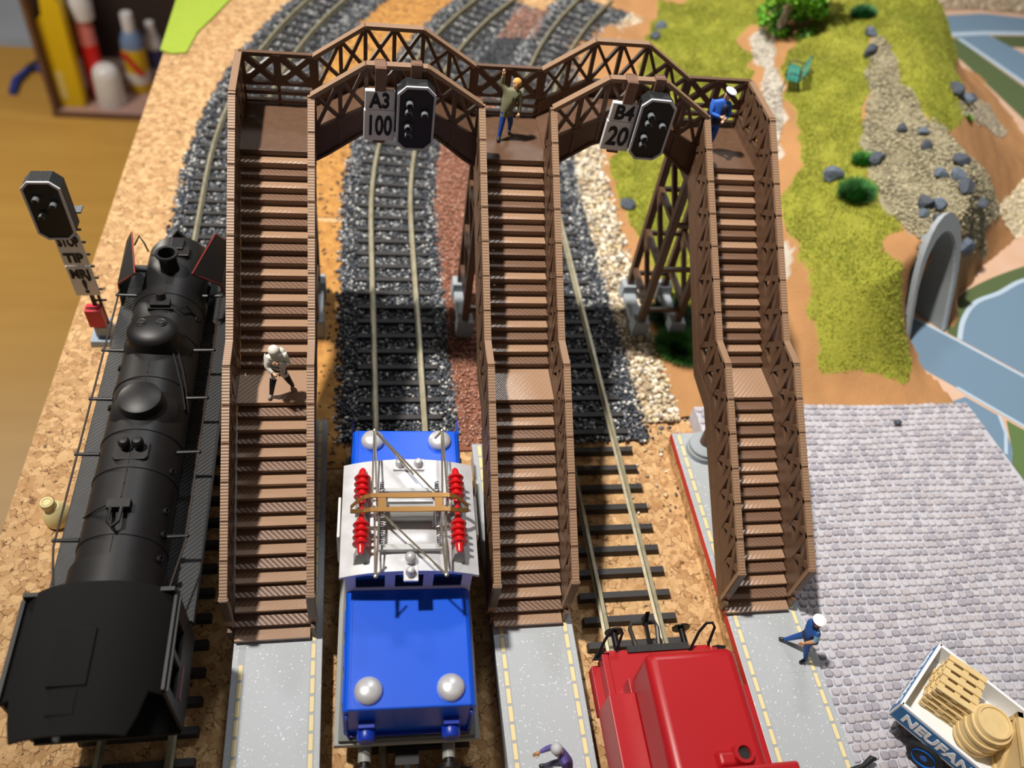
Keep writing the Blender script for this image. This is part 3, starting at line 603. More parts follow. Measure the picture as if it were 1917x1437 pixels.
for y in (-9.1,-8.7,-8.3,-7.9,-7.5,-4.8,-4.5,-4.1,-3.8): m.ball((X0,y,AZ+BRD+.01),.025,n=6)
m.build('boiler_seam', M_blk2, bo)
# chimney, domes, valves, whistle
MB().lathe([(.30,4.5),(.27,4.75),(.27,5.05),(.34,5.17),(.36,5.22),(.34,5.26),(.26,5.25),(.24,5.1),(.24,4.7)],(X0,.45,0),28).build('chimney', M_blk, sl, smooth=True)
MB().lathe([(.01,4.72),(.24,4.72),(.24,4.78),(.01,4.78)],(X0,.45,0),20).build('chimney_bore', M_blk2, sl)
d = MB().lathe([(.92,4.2),(.86,4.42),(.76,4.55),(.72,4.7),(.72,4.98),(.69,5.06),(.64,5.10),(.62,5.12),(.45,5.19),(.2,5.23),(.01,5.24)],(X0,-2.75,0),36,None,1,.86).build('sand_dome', M_blk, sl, smooth=True)
for s in (-1,1): MB().lathe([(.155,5.17),(.155,5.24),(.13,5.255),(.1,5.245),(.09,5.27),(.02,5.28)],(X0+s*.27,-2.62,0),18).build('filler_cap', M_blk, d, smooth=True)
MB().lathe([(.9,4.3),(.8,4.5),(.66,4.6),(.58,4.68),(.57,4.93),(.56,4.97),(.54,4.98),(.3,5.05),(.01,5.07)],(X0+.02,-5.25,0),36).build('steam_dome', M_blk, sl, smooth=True)
for s in (-1,1): MB().lathe([(.12,4.5),(.12,4.8),(.15,4.84),(.15,4.95),(.10,5.02),(.03,5.03)],(X0+s*.17+.02,-6.75,0),16).build('safety_valve', M_blk, sl, smooth=True)
MB().prism([(-.45,-7.05),(-.38,-7.15),(.38,-7.15),(.45,-7.05),(.45,-6.6),(-.45,-6.6)],4.60,4.70,'z',Matrix.Translation((X0,0,0))).build('valve_plate', M_blk, sl, bevel=.03)
MB().box(X0-.25,X0+.3,-8.75,-8.5,4.6,4.9).tube([(X0-.15,-8.7,4.85),(X0-.12,-9.2,4.95),(X0,-9.35,4.95),(X0+.12,-9.2,4.95),(X0+.12,-8.7,4.85)],.05,8).tube([(X0-.25,-8.6,4.8),(X0-.6,-8.65,4.6),(X0-.95,-8.6,4.2)],.025,6).build('whistle', M_blk, sl, smooth=True)
MB().box(X0-.28,X0+.28,-1.5,-1.22,4.6,4.86).cyl((X0,-1.25,4.7),(X0,-1.15,5.02),.15,.14).box(X0-.36,X0+.36,-1.55,-1.47,4.6,4.74).tube([(X0+.28,-1.35,4.76),(X0+.6,-1.5,4.72),(X0+.72,-1.3,4.62),(X0+1.05,-1.3,3.9)],.03,6).build('feed_valve', M_blk, sl, smooth=True)
MB().box(X0-.1,X0+.3,1.3,1.85,4.4,4.72).box(X0+.15,X0+.5,1.05,1.5,4.3,4.64).box(X0-.32,X0-.05,.95,1.03,4.5,4.66).build('smokebox_fitting', M_blk, sl, bevel=.02)
MB().prism([(-.28,4.45),(.28,4.45),(0,4.85)],2.0,2.14,'y',Matrix.Translation((X0+.05,0,0))).cyl((X0+.05,2.1,4.55),(X0+.05,2.24,4.55),.13,.13).build('front_lamp', M_blk, sl, bevel=.02)
for (dx,y) in ((.95,-1.35),(.96,-7.15),(.98,-8.4),(1.02,-9.1),(1.02,-9.8),(-.9,-1.6),(-.95,-3.4),(-.97,-4.9)):
    MB().lathe([(.09,0),(.09,.08),(.055,.09),(.05,.03)],(X0+dx*.98,y,AZ+.45),12,Matrix.Rotation(math.copysign(1.1,dx),4,'Y')).build('washout_plug', M_blk, bo, smooth=True)
m = MB()
for a in (.45,.62): m.tube([(X0+1.1*math.sin(a+t*.5),-3.0-t*1.3,AZ+1.1*math.cos(a+t*.5)) for t in (0,.5,1,1.5)],.035,6)
m.build('sand_pipe', M_blk, sl, smooth=True)
# running boards with chequer plate, frames, cylinders, wheels
for s in (-1,1):
    x0, x1 = sorted((X0+s*.95, X0+s*1.78))
    MB().box(x0,x1,-11,2.4,2.92,3.0).build('running_board', M_tread, sl, bevel=.01)
    MB().box(*sorted((X0+s*1.74,X0+s*1.80)),-11,2.4,2.72,2.99).build('valance', M_blk, sl)
    pts = [(X0+s*1.56,y,4.02) for y in (.2,-3,-6,-9.3)]+[(X0+s*1.45,-9.9,4.0),(X0+s*1.25,-10.9,3.9)]
    h = MB().tube(pts,.028,6).build('handrail', M_iron, sl, smooth=True)
    for y in (-.2,-2.6,-4.5,-6.45,-9.12): MB().tube([(X0+s*1.0,y,4.0),(X0+s*1.62,y,4.02)],[.06,.045],8).ball((X0+s*1.58,y,4.02),.065,n=8).build('handrail_knob', M_blk, h, smooth=True)
    MB().cyl((X0+s*1.25,.3,1.5),(X0+s*1.25,2.2,1.5),.52,.52,20).box(*sorted((X0+s*.9,X0+s*1.5)),.4,2.1,1.5,2.7).build('cylinder', M_blk, sl, smooth=True)
    MB().bar((X0+s*1.22,-6.5,1.2),(X0+s*1.22,.3,1.4),.1,.14).build('connecting_rod', M_iron, sl)
    # smoke deflector: upright plate whose upper part leans in over the boiler
    q = lambda dx,y,z: Vector((X0+s*dx,y,z))
    A,B,Cc,D,E1,F1 = q(1.70,.25,3.1),q(1.70,2.35,3.0),q(1.62,2.15,4.25),q(1.55,.05,4.25),q(1.3,1.8,4.9),q(.84,-.35,5.06)
    o = Vector((s*.035,0,.01))
    dm = MB(); dm.hexa([A-o,B-o,Cc-o,D-o],[A+o,B+o,Cc+o,D+o]); o2 = Vector((s*.02,0,.03)); dm.hexa([D-o2,Cc-o2,E1-o2,F1-o2],[D+o2,Cc+o2,E1+o2,F1+o2])
    dfl = dm.build('smoke_deflector', M_blk, sl, bevel=.01)
    e = Vector((0,0,.036)); MB().tube([Cc+e,E1+e,(E1*.4+F1*.6)+e,F1+e,(F1*.55+D*.45)+e,D+e,A+Vector((-s*.0,0,.05))],.021,6).build('red_edge', M_redln, dfl, smooth=True)
    MB().tube([q(1.35,1.9,4.3),q(1.15,1.95,4.65),q(1.0,1.8,4.5),q(.9,1.7,4.2)],.028,6).build('grab_rail', M_iron, dfl, smooth=True)
    MB().bar(q(.95,1.1,3.9),q(1.6,1.1,3.95),.08,.08).build('deflector_stay', M_blk, dfl)
MB().box(X0-.5,X0+.5,-12,2.6,1.0,2.7).build('frame', M_blk2, sl)
MB().box(X0-1.65,X0+1.65,2.45,2.65,1.1,2.0).build('buffer_beam', M_blk, sl)
for s in (-1,1): MB().cyl((X0+s*.95,2.6,1.4),(X0+s*.95,3.05,1.4),.12,.12).cyl((X0+s*.95,3.0,1.4),(X0+s*.95,3.08,1.4),.25,.25).build('buffer', M_blk, sl, smooth=True)
for y in (-1.9,-3.6,-5.3,-7.0,-8.7):
    for s in (-1,1): MB().lathe([(.1,-.09),(.78,-.09),(.82,-.06),(.82,.0),(.74,.02),(.7,-.03),(.2,-.03),(.18,.06),(.02,.06)],(X0+s*.92,y,1.31),28,Matrix.Rotation(s*pi/2,4,'Y')).build('driving_wheel', M_blk2, sl, smooth=True)
for y in (1.4,-10.6):
    for s in (-1,1): MB().lathe([(.1,-.08),(.46,-.08),(.5,-.04),(.5,.0),(.1,.04)],(X0+s*.9,y,1.0),20,Matrix.Rotation(s*pi/2,4,'Y')).build('carrying_wheel', M_blk2, sl, smooth=True)
# cab
rp = []
for k in range(25):
    t = -1+k/12; x = 1.72*t; z = 5.22-.75*abs(t)**2.6; rp.append((X0+.97*x,z))
o = M_roof = mat('roof_black', (15,14,14), .8, spec=.25, bump=(20,.1,.01)); o = MB(); yr = lambda x: -14.4 if abs(x-X0) < 1.2 else -14.4+1.0*min(1,(abs(x-X0)-1.2)/.13)
T_ = [[(x,-10.95,z),(x,yr(x),z)] for x,z in rp]; k_ = len(rp)
o.add([p for r_ in T_ for p in r_]+[(p[0],p[1],p[2]-.09) for r_ in T_ for p in r_], [(2*i,2*i+1,2*i+3,2*i+2) for i in range(k_-1)]+[(2*k_+2*i,2*k_+2*i+2,2*k_+2*i+3,2*k_+2*i+1) for i in range(k_-1)]+[(2*i+1,2*k_+2*i+1,2*k_+2*i+3,2*i+3) for i in range(k_-1)]+[(2*i,2*i+2,2*k_+2*i+2,2*k_+2*i) for i in range(k_-1)]+[(0,2*k_,2*k_+1,1),(2*k_-2,2*k_-1,4*k_-1,4*k_-2)])
o = o.build('cab_roof', M_roof, sl, smooth=True)
MB().box(X0-.55,X0+.25,-13.4,-12.1,5.16,5.27).box(X0-.45,X0+.1,-14.0,-13.45,5.15,5.24).build('roof_hatch', M_roof, o, bevel=.02)
for s in (-1,1):
    xs = sorted((X0+s*1.62,X0+s*1.70)); w = MB()
    for a,b2,z0,z1 in ((-13.35,-10.95,2.0,3.35),(-13.35,-10.95,4.15,4.62),(-13.35,-13.1,3.35,4.15),(-12.35,-12.2,3.35,4.15),(-11.45,-10.95,3.35,4.15)): w.box(xs[0],xs[1],a,b2,z0,z1)
    cs = w.build('cab_side', M_blk, sl, bevel=.008)
    MB().box(*sorted((X0+s*1.69,X0+s*1.76)),-13.35,-11.0,4.44,4.52).build('rain_strip', M_blk, cs)
    MB().box(*sorted((X0+s*1.69,X0+s*1.735)),-13.0,-12.2,2.95,3.15).build('number_plate', mat('plate_dull_red',(112,62,66),.5), cs, bevel=.01)
MB().box(X0-1.65,X0+1.65,-11.05,-10.95,2.0,4.8).build('cab_front', M_blk, sl)
MB().box(X0-1.65,X0+1.65,-13.4,-10.9,1.9,2.0).build('cab_deck', M_blk2, sl)

# ================= blue electric locomotive =================
M_blue = mat('blue_plastic', (6,84,214), .33, spec=.5, bump=(30,.1,.01)); M_blued = mat('blue_dark', (14,52,168), .35)
M_sil = mat('silver_paint', (222,222,226), .36, .35, noise=(2.5,(190,190,192),.3)); M_wht = mat('cab_white', (214,208,226), .45); M_lgrey = mat('frame_grey', (150,152,146), .5)
M_nick = mat('nickel_wire', (196,188,172), .25, .85); M_brass = mat('brass_bow', (150,110,60), .34, .7); M_insr = mat('insulator_red', (205,22,28), .25, coat=.3); M_glass = mat('dark_glass', (20,22,28), .12)
M_whp = mat('white_plastic', (236,232,224), .4); M_spr = mat('spring_steel', (96,96,98), .35, .7)
el = thing('electric_locomotive', 'blue electric locomotive with silver roof, red insulators and a folded brass pantograph', 'locomotive', (.82,-9.5,0), -.0286, world=False)
def hood(y0, y1, zt, nm):
    P = [(-1.6,1.75),(-1.6,zt-.16),(-1.55,zt-.05),(-1.44,zt),(1.44,zt),(1.55,zt-.05),(1.6,zt-.16),(1.6,1.75)]
    return MB().prism(P, y0, y1, 'y').build(nm, M_blue, el, bevel=.06, seg=3)
MB().box(-1.84,1.84,-4.42,4.42,1.42,1.62).build('footplate', M_lgrey, el, bevel=.02)
MB().box(-1.72,1.72,-4.36,4.36,1.62,1.78).build('hood_base', mat('grey_dark',(98,100,100),.5), el)
hn = hood(-4.22,-1.1,3.42,'front_hood'); hf = hood(2.1,4.15,3.40,'rear_hood')
for h, ya, yb in ((hn,-4.2,-1.15),(hf,2.15,4.1)):
    for s in (-1,1):
        MB().box(*sorted((s*1.42,s*1.455)),ya,yb,3.40,3.438).build('hood_bead', M_blue, h)
        for k in range(3): MB().box(*sorted((s*1.595,s*1.63)),ya+.3+k*.9,ya+.9+k*.9,2.1,3.05).build('side_hatch', M_blue, h, bevel=.01)
for s in (-1,1):
    for z in (2.0,3.1): MB().ball((s*1.5,-4.26,z),.05,n=8).build('handrail_stud', M_blued, hn, smooth=True)
    MB().tube([(s*1.5,-4.3,2.0),(s*1.5,-4.3,3.1)],.025,6).build('handrail', M_blued, hn, smooth=True)
MB().box(-1.5,1.5,-4.32,-4.2,1.85,1.92).build('front_step', M_blued, el)
for s in (-1,1):
    hl = MB().lathe([(.2,0),(.23,.06),(.23,.3),(.19,.36),(.02,.37)],(s*1.03,-4.28,2.42),20,Matrix.Rotation(pi/2,4,'X')).box(s*1.03-.19,s*1.03+.19,-4.4,-4.2,2.42,2.75).build('headlamp', M_blued, el, smooth=True)
    for yy,h in ((-3.78,hn),(3.72,hf)): MB().lathe([(.34,3.4),(.345,3.47),(.31,3.56),(.2,3.63),(.01,3.66)],(s*.99,yy,0),28).build('roof_dome', M_sil, h, smooth=True)
    for e,q in ((-1,'near'),(1,'far')):
        b2 = MB().cyl((s*1.07,e*4.35,1.12),(s*1.07,e*4.72,1.12),.17,.17).build('buffer', M_lgrey, el, smooth=True); MB().cyl((s*1.07,e*4.70,1.12),(s*1.07,e*4.9,1.12),.12,.12).cyl((s*1.07,e*4.88,1.12),(s*1.07,e*4.98,1.12),.28,.26).build('buffer_head', M_blk, b2, smooth=True)
    for yy in (-3.6,3.6): MB().box(*sorted((s*1.45,s*1.8)),yy-.6,yy+.6,.75,1.42).build('step', M_lgrey, el, bevel=.02)
    for yy in (-3.0,-1.0,1.0,3.0): MB().lathe([(.1,-.08),(.54,-.08),(.6,-.04),(.6,.0),(.1,.03)],(s*.86,yy,1.08),24,Matrix.Rotation(s*pi/2,4,'Y')).build('wheel', M_blk2, el, smooth=True)
MB().box(-.7,.7,-4.1,4.1,.75,1.42).build('bogie_frame', M_blk2, el)
for e in (-1,1): MB().box(-.3,.3,*sorted((e*4.4,e*4.8)),.75,1.1).tube([(-.28,e*4.75,1.0),(-.28,e*5.25,1.0),(.28,e*5.25,1.0),(.28,e*4.75,1.0)],.05,6).bar((0,e*4.5,1.0),(0,e*5.4,1.15),.12,.1).build('coupler', M_blk, el)
# cab with three windows each end, curved silver roof
for yy,ins in ((-1.12,1),(2.02,-1)):
    cw = MB(); y0,y1 = sorted((yy,yy+.08*ins))
    cw.box(-1.62,1.62,y0,y1,1.78,3.55)
    for xa,xb in ((-1.62,-1.36),(-.62,-.36),(.36,.62),(1.36,1.62)): cw.box(xa,xb,y0,y1,3.55,4.2)
    cw.box(-1.62,1.62,y0,y1,4.2,4.36)
    c2 = cw.build('cab_end', M_wht, el)
    for xa,xb in ((-1.36,-.62),(-.36,.36),(.62,1.36)): MB().box(xa-.02,xb+.02,yy+.03*ins-.01,yy+.03*ins+.01,3.53,4.22).build('window_pane', M_glass, c2)
for s in (-1,1):
    c2 = MB().box(*sorted((s*1.54,s*1.62)),-1.1,2.08,1.78,4.36).build('cab_side', M_wht, el)
    MB().box(*sorted((s*1.62,s*1.64)),-.9,-.1,3.2,4.1).box(*sorted((s*1.62,s*1.64)),.9,1.8,3.2,4.1).build('side_window', M_glass, c2)
    MB().box(*sorted((s*1.80,s*1.88)),.1,1.35,2.7,4.05).box(*sorted((s*1.6,s*1.82)),.6,.8,3.3,3.5).build('side_board', M_whp, el, bevel=.03)
rp = [(1.76*t, 4.36+.30*(1-abs(t)**2.4)) for t in np.linspace(-1,1,17)]
rf = MB().prism(rp+[(x,z-.1) for x,z in rp[::-1]],-1.26,2.16,'y').build('roof', M_sil, el, smooth=True)
MB().box(-.42,.42,1.78,2.12,4.66,4.72).build('bracket_plate', M_sil, rf); MB().box(-.17,.19,-1.55,-.82,4.62,4.69).build('bracket_plate', M_sil, rf)
for x,y in ((-.24,1.95),(.26,1.95),(.0,-1.35)): MB().lathe([(.12,4.69),(.13,4.78),(.09,4.84),(.09,4.9),(.05,4.93),(.01,4.93)],(x,y,0),16).build('terminal', M_sil, rf, smooth=True)
MB().ball((.0,-.98,4.82),.15,.15,.17,n=16).build('warning_bell', M_sil, rf, smooth=True)
# red insulator rows
for s in (-1,1):
    x = s*1.23; rw = None
    for ya,yb in ((1.62,.45),(.18,-.95)):
        P = [(.07,0),(.09,.06)]; L = ya-yb; n = 4
        P += [(.09,.14)]
        for k in range(n):
            c = .2+k*(L-.4)/n+.08; P += [(.12,c-.05),(.2,c-.03),(.22,c),(.2,c+.03),(.12,c+.05)]
        P += [(.1,L-.16),(.09,L-.06),(.05,L)]
        o = MB().lathe(P,(x,yb,4.98),18,My).build('insulator', M_insr, el, smooth=True)
        for yy in (ya-.12,yb+.12): MB().taper(x-.2,x+.2,yy-.16,yy+.16,4.4,4.9,.09,.06).build('insulator_stand', M_lgrey, o)
    MB().cyl((x,.5,4.98),(x,.1,4.98),.075,.075,10).build('insulator_link', M_insr, el, smooth=True)
# pantograph, folded
pg = MB().box(-.8,.8,-.75,-.6,4.72,4.84).box(-.8,.8,1.0,1.1,4.72,4.84).cyl((-.6,.35,4.86),(.6,.35,4.86),.26,.26,20).build('pantograph', mat('panto_base_grey',(178,178,176),.4,.4), el, smooth=True)
m = MB()
for s in (-1,1):
    for ky,xk in ((2.85,.93),(-1.62,.86)):
        e = .0
        for dx in (-.055,.055): m.tube([(s*(xk)+dx*.2,ky,5.08),(s*(xk-.02)+dx*1.2,.3,5.0 if dx < 0 else 5.22)],.03,6)
        m.ball((s*xk,ky,5.08),.06,n=8)
m.tube([(-.93,2.85,5.08),(.75,.55,5.24)],.032,6).tube([(-.93,2.85,5.04),(.1,1.4,5.02)],.028,6).tube([(.86,-1.62,5.08),(-.8,.15,5.24)],.032,6).tube([(.93,2.85,5.08),(.72,2.6,5.04)],.03,6).tube([(-.86,-1.62,5.08),(-.6,-1.35,5.04)],.03,6)
m.tube([(-1.02,.3,5.0),(1.02,.3,5.0)],.03,6).tube([(-1.25,-.2,4.98),(-.75,-.2,4.98)],.04,6).tube([(1.25,-.2,4.98),(.75,-.2,4.98)],.04,6)
m.build('frame_rods', M_nick, pg, smooth=True)
for s in (-1,1): MB().tube([(s*.72+.045*math.cos(k*1.2),1.2-k*.0125,4.96+.045*math.sin(k*1.2)) for k in range(150)],.016,5).build('spring', M_spr, pg, smooth=True)
def bow(y):
    xs = np.linspace(-1.52,1.52,19); rows = [[],[],[],[]]
    top = []
    for x in xs:
        t = abs(x)/1.52; z = 5.36-.30*max(0,(t-.62)/.38)**1.6; yy = y+(.30-y)*max(0,(t-.7)/.3)**2*.75; w = .075-.02*t
        top.append((x,yy,z,w))
    lo = [(x,yy-w,z-.03) for x,yy,z,w in top]; b2 = MB()
    for (x,yy,z,w),(x2,y2,z2,w2) in zip(top,top[1:]): b2.hexa([(x,yy-w,z-.02),(x2,y2-w2,z2-.02),(x2,y2+w2,z2-.02),(x,yy+w,z-.02)],[(x,yy-w,z+.02),(x2,y2-w2,z2+.02),(x2,y2+w2,z2+.02),(x,yy+w,z+.02)])
    return b2
b2 = bow(.52); b3 = bow(.10); b2.add(b3.v,b3.f)
for s in (-1,1): b2.box(*sorted((s*.62,s*.82)),.1,.55,5.32,5.37)
b2.build('collector_bow', M_brass, pg, smooth=True)

# ================= red locomotive, bottom right =================
M_red2 = mat('red_plastic', (172,22,30), .36, spec=.5, bump=(40,.05,.005)); M_bkm = mat('black_metal', (34,34,36), .3, .5)
rl = thing('shunting_locomotive', 'red locomotive with a rounded hood standing on the right track', 'locomotive', (7.75,-16,0))
RXc = 7.75
hd = MB().box(RXc-1.2,RXc+1.2,-19.5,-12.95,2.3,4.05).build('hood', M_red2, rl, bevel=.26, seg=4, smooth=True)
MB().box(RXc-1.24,RXc+1.24,-19.4,-12.98,1.7,2.4).build('hood_base', M_red2, rl, bevel=.02)
MB().cyl((8.55,-12.75,3.2),(8.55,-13.1,3.2),.16,.16,18).build('headlamp', M_red2, hd, smooth=True)
MB().box(RXc-1.55,RXc+1.55,-19.5,-11.95,1.62,1.78).build('deck', M_red2, rl, bevel=.015)
MB().box(RXc-.9,RXc+.9,-12.06,-11.86,1.2,1.84).build('buffer_beam', mat('beam_black',(38,38,38),.7,bump=(12,.4,.03)), rl, bevel=.01)
for s in (-1,1):
    e = sorted((RXc+s*1.2,RXc+s*1.92)); MB().box(e[0],e[1],-19.4,-13.45,1.3,2.62).build('side_tank', M_red2, rl, bevel=.03)
    e = sorted((RXc+s*1.5,RXc+s*1.68)); MB().box(e[0],e[1],-13.5,-12.08,1.3,1.9).build('corner_post', M_red2, rl, bevel=.015)
    e = sorted((RXc+s*1.62,RXc+s*1.9)); MB().box(e[0],e[1],-13.5,-12.2,1.0,1.42).build('corner_step', M_red2, rl, bevel=.015)
    MB().cyl((RXc+s*1.02,-11.9,1.3),(RXc+s*1.02,-11.2,1.3),.10,.09,14).lathe([(.27,0),(.27,.04),(.16,.07),(.02,.08)],(RXc+s*1.02,-11.22,1.3),22,My).build('buffer', M_bkm, rl, smooth=True)
    x = RXc+s*1.35
    MB().tube([(x-.45,-12.1,1.8),(x-.2,-11.75,2.2),(x+.0,-11.6,2.42),(x+.18,-11.6,2.42),(x+.26,-11.68,2.3),(x+.12,-11.98,1.85)],.04,8).build('handrail', M_bkm, rl, smooth=True)
    MB().prism([(-.22,-.06),(.2,-.06),(.3,.1),(.05,.14),(-.1,.12)],0,.06,'z',Matrix.Translation((RXc+s*1.72,-12.12,1.72))).build('handrail_foot', M_bkm, rl)
    for y in (-13.6,-15.6,-17.8): MB().lathe([(.1,-.08),(.5,-.08),(.56,-.04),(.56,0),(.1,.03)],(RXc+s*.86,y,1.04),22,Matrix.Rotation(s*pi/2,4,'Y')).build('wheel', M_blk2, rl, smooth=True)
M_cpl = mat('coupler_dark', (62,58,54), .45, .3)
cp = MB().tube([(RXc-.3,-11.9,1.0),(RXc-.42,-11.0,1.0),(RXc-.36,-10.85,1.05),(RXc+.36,-10.85,1.05),(RXc+.42,-11.0,1.0),(RXc+.3,-11.9,1.0)],.07,8).build('coupler', M_cpl, rl, smooth=True)
MB().bar((RXc+.02,-11.95,1.1),(RXc+.02,-10.9,1.2),.1,.12).prism([(-11.0,1.1),(-10.75,1.1),(-10.8,1.65)],RXc-.04,RXc+.08,'x').build('coupler_hook', M_bkm, cp)
MB().box(RXc-.7,RXc+.7,-19,-12.1,.7,1.62).build('underframe', M_blk2, rl)
# cab at the near end: its front wall starts at the lower edge of the picture
cb = MB().box(RXc-1.8,RXc+1.8,-19.6,-15.9,1.7,4.3).build('cab', M_red2, rl, bevel=.08, seg=3)
MB().lathe([(.3,-.1),(.26,.12),(.24,.2),(.16,.2),(.15,.05)],(8.32,-15.62,4.05),18).build('exhaust_pipe', M_red2, hd, smooth=True)
MB().lathe([(.155,.08),(.155,.1),(.01,.1)],(8.32,-15.62,4.05),16).build('pipe_bore', M_blk2, hd)
MB().taper(7.6,8.2,-15.95,-15.45,3.98,4.2,.12,.12).build('pipe_fairing', M_red2, hd, bevel=.05)

# ================= signals and sign boards =================
M_sigb = mat('signal_black', (30,32,34), .5, wave=(5,.12,(1.57,0,0))); M_face = mat('signal_face', (14,15,16), .45); M_rim = mat('rim_white', (205,206,214), .5); M_lens = mat('visor_grey', (112,118,122), .35)
M_sign = mat('sign_white', (240,238,238), .5); M_ink = mat('sign_ink', (22,24,32), .6); M_clip = mat('clip_brown', (124,92,74), .4, bump=(14,.5,.03))
def text_part(txt, size, M, m, parent, depth=.012, width=None, off=0.0, name='lettering', shear=0):
    cu = bpy.data.curves.new('t', 'FONT'); cu.body = txt; cu.size = size; cu.align_x = 'CENTER'; cu.align_y = 'CENTER'; cu.extrude = depth; cu.offset = off; cu.shear = shear; cu.resolution_u = 3
    o = bpy.data.objects.new('t', cu); COL.objects.link(o); dg = bpy.context.evaluated_depsgraph_get(); dg.update()
    me = bpy.data.meshes.new_from_object(o.evaluated_get(dg)); bpy.data.objects.remove(o); bpy.data.curves.remove(cu)
    xs = [v.co.x for v in me.vertices]; sx = 1
    if width: sx = width/(max(xs)-min(xs))
    for v in me.vertices: v.co = M @ Vector((v.co.x*sx, v.co.y, v.co.z))
    me.name = name; return link(name, me, m, parent)
def oct_outline(w, h, c): return [(-w+c,-h),(w-c,-h),(w,-h+c),(w,h-c),(w-c,h),(-w+c,h),(-w,h-c),(-w,-h+c)]
def signal_head(root, M, lamps, w=.54, h=1.02, dp=.5):
    """built in a frame whose -y is the front; M places it"""
    bx = MB().prism(oct_outline(w,h,.24),0.0,dp,'y',M).build('housing', M_sigb, root)
    o = oct_outline(w+.01,h+.01,.245); i2 = oct_outline(w-.055,h-.055,.215); r = MB(); n = 8
    P = [M@Vector((u,y,v)) for y in (-.05,.02) for u,v in o]+[M@Vector((u,y,v)) for y in (-.05,.02) for u,v in i2]
    r.add(P,[(k,(k+1)%n,(k+1)%n+2*n,k+2*n) for k in range(n)]+[(k+n,(k+1)%n+n,(k+1)%n+3*n,k+3*n) for k in range(n)]+[(k,(k+1)%n,(k+1)%n+n,k+n) for k in range(n)]+[(k+2*n,(k+1)%n+2*n,(k+1)%n+3*n,k+3*n) for k in range(n)])
    r.build('rim', M_rim, root)
    MB().prism(oct_outline(w-.05,h-.05,.215),-.012,.01,'y',M).build('face', M_face, root)
    for u,v in lamps:
        L2 = MB(); n = 8; q = [M@Vector((u+.105*math.cos(a),y,v+.105*math.sin(a))) for y in (-.01,-.24) for a in np.linspace(-.25,pi+.25,n)]; q2 = [M@Vector((u+.075*math.cos(a),y,v+.075*math.sin(a))) for y in (-.01,-.24) for a in np.linspace(-.25,pi+.25,n)]
        L2.add(q+q2,[(k,k+1,k+1+n,k+n) for k in range(n-1)]+[(k+2*n,k+1+2*n,k+1+3*n,k+3*n) for k in range(n-1)]+[(k+n,k+1+n,k+1+3*n,k+3*n) for k in range(n-1)]+[(0,n,3*n,2*n),(n-1,2*n-1,4*n-1,3*n-1)])
        L2.build('visor', M_lens, root); MB().lathe([(.075,0),(.06,.03),(.01,.04)],(0,0,0),12,M@Matrix.Translation((u,-.012,v))@Matrix.Rotation(pi/2,4,'X')).build('lens', M_sigb, root, smooth=True)
LMP = ((-.2,.52),(-.22,.26),(.24,.22),(-.22,-.22),(-.2,-.46))
MT = lambda x,y,z,rz=0,rx=0,ry=0: Matrix.Translation((x,y,z))@Matrix.Rotation(rz,4,'Z')@Matrix.Rotation(ry,4,'Y')@Matrix.Rotation(rx,4,'X')
Mf = lambda M: M@Matrix.Rotation(pi/2,4,'X')
def clip(root, M, x, ztop, zbot, yb=.35, nm='clip'):
    MB().box(x-.16,x+.16,-.02,yb+.12,ztop-.1,ztop,M).box(x-.16,x+.16,-.04,.06,zbot,ztop,M).box(x-.16,x+.16,yb+.04,yb+.14,ztop-.5,ztop,M).build('clip', M_clip, root, bevel=.02)
for n_,(sx,sy,t1,t2,rz,ry,hx,hy,hz,hrz,lab,lab2) in enumerate(((.2,1.12,'A3','100',.04,.02,1.23,.86,10.14,.02,'white A3 100 sign board hanging from the left arch of the footbridge','black five-lamp signal head hanging beside the A3 100 board'),
        (7.5,1.12,'B4','20',-.04,.05,8.43,.86,10.14,-.03,'white B4 20 sign board hanging from the right arch of the footbridge','black five-lamp signal head hanging beside the B4 20 board'))):
    r = thing('sign_board', lab, 'sign', (sx,sy,9.2)); M = MT(sx,sy,10.02,rz,0,ry)
    MB().box(-.45,.45,0,.16,-.82,.18,M).box(-.43,.43,0,.16,.2,.80,M).build('board', M_sign, r, bevel=.025)
    text_part(t1,.66,Mf(M@Matrix.Translation((0,-.012,.48))),M_ink,r,width=.58,off=.02); text_part(t2,.9,Mf(M@Matrix.Translation((0,-.012,-.34))),M_ink,r,width=.66,off=.022)
    clip(r,M,0,1.52,.8,.36); MB().box(-.18,.18,.02,.14,-.92,-.8,M).build('lower_clip', M_clip, r, bevel=.01)
    r = thing('railway_signal', lab2, 'signal', (hx,hy,9.1)); M = MT(hx,hy,hz,hrz,0,ry*.6)
    signal_head(r,M,LMP); clip(r,M@Matrix.Translation((0,.5,0)),0,1.42,.8,.12)
# standing signal left of the steam locomotive
r = thing('signal_post', 'black signal post with white STOP TIP MRJ boards and red box beside the steam locomotive', 'signal', (-9.55,1.6,0))
lean = Matrix.Translation((-9.5,1.75,.5))@Matrix.Rotation(-.035,4,'Y'); T = lambda x,y,z: lean@Matrix.Translation((x,y,z))
MB().taper(-9.95,-9.25,1.3,2.3,.0,.28,.02,.02).build('foot_plate', mat('foot_blue_grey',(150,166,184),.6), r, bevel=.02)
MB().box(-9.75,-9.25,1.55,2.1,.28,.75).build('foot_block', M_foot, r, bevel=.02)
MB().box(-.06,.06,0,.12,0,6.2,lean).box(.16,.24,.05,.13,0,6.2,lean).build('mast', M_sigb, r)
rg = MB()
for k in range(9): rg.box(-.05,.42,.06,.12,1.3+k*.52,1.36+k*.52,lean)
rg.build('ladder_rung', M_sigb, r)
MB().box(-.32,.22,-.28,.12,.35,1.15,lean).build('relay_box', mat('box_red',(196,28,48),.5,bump=(8,.3,.03)), r, bevel=.02)
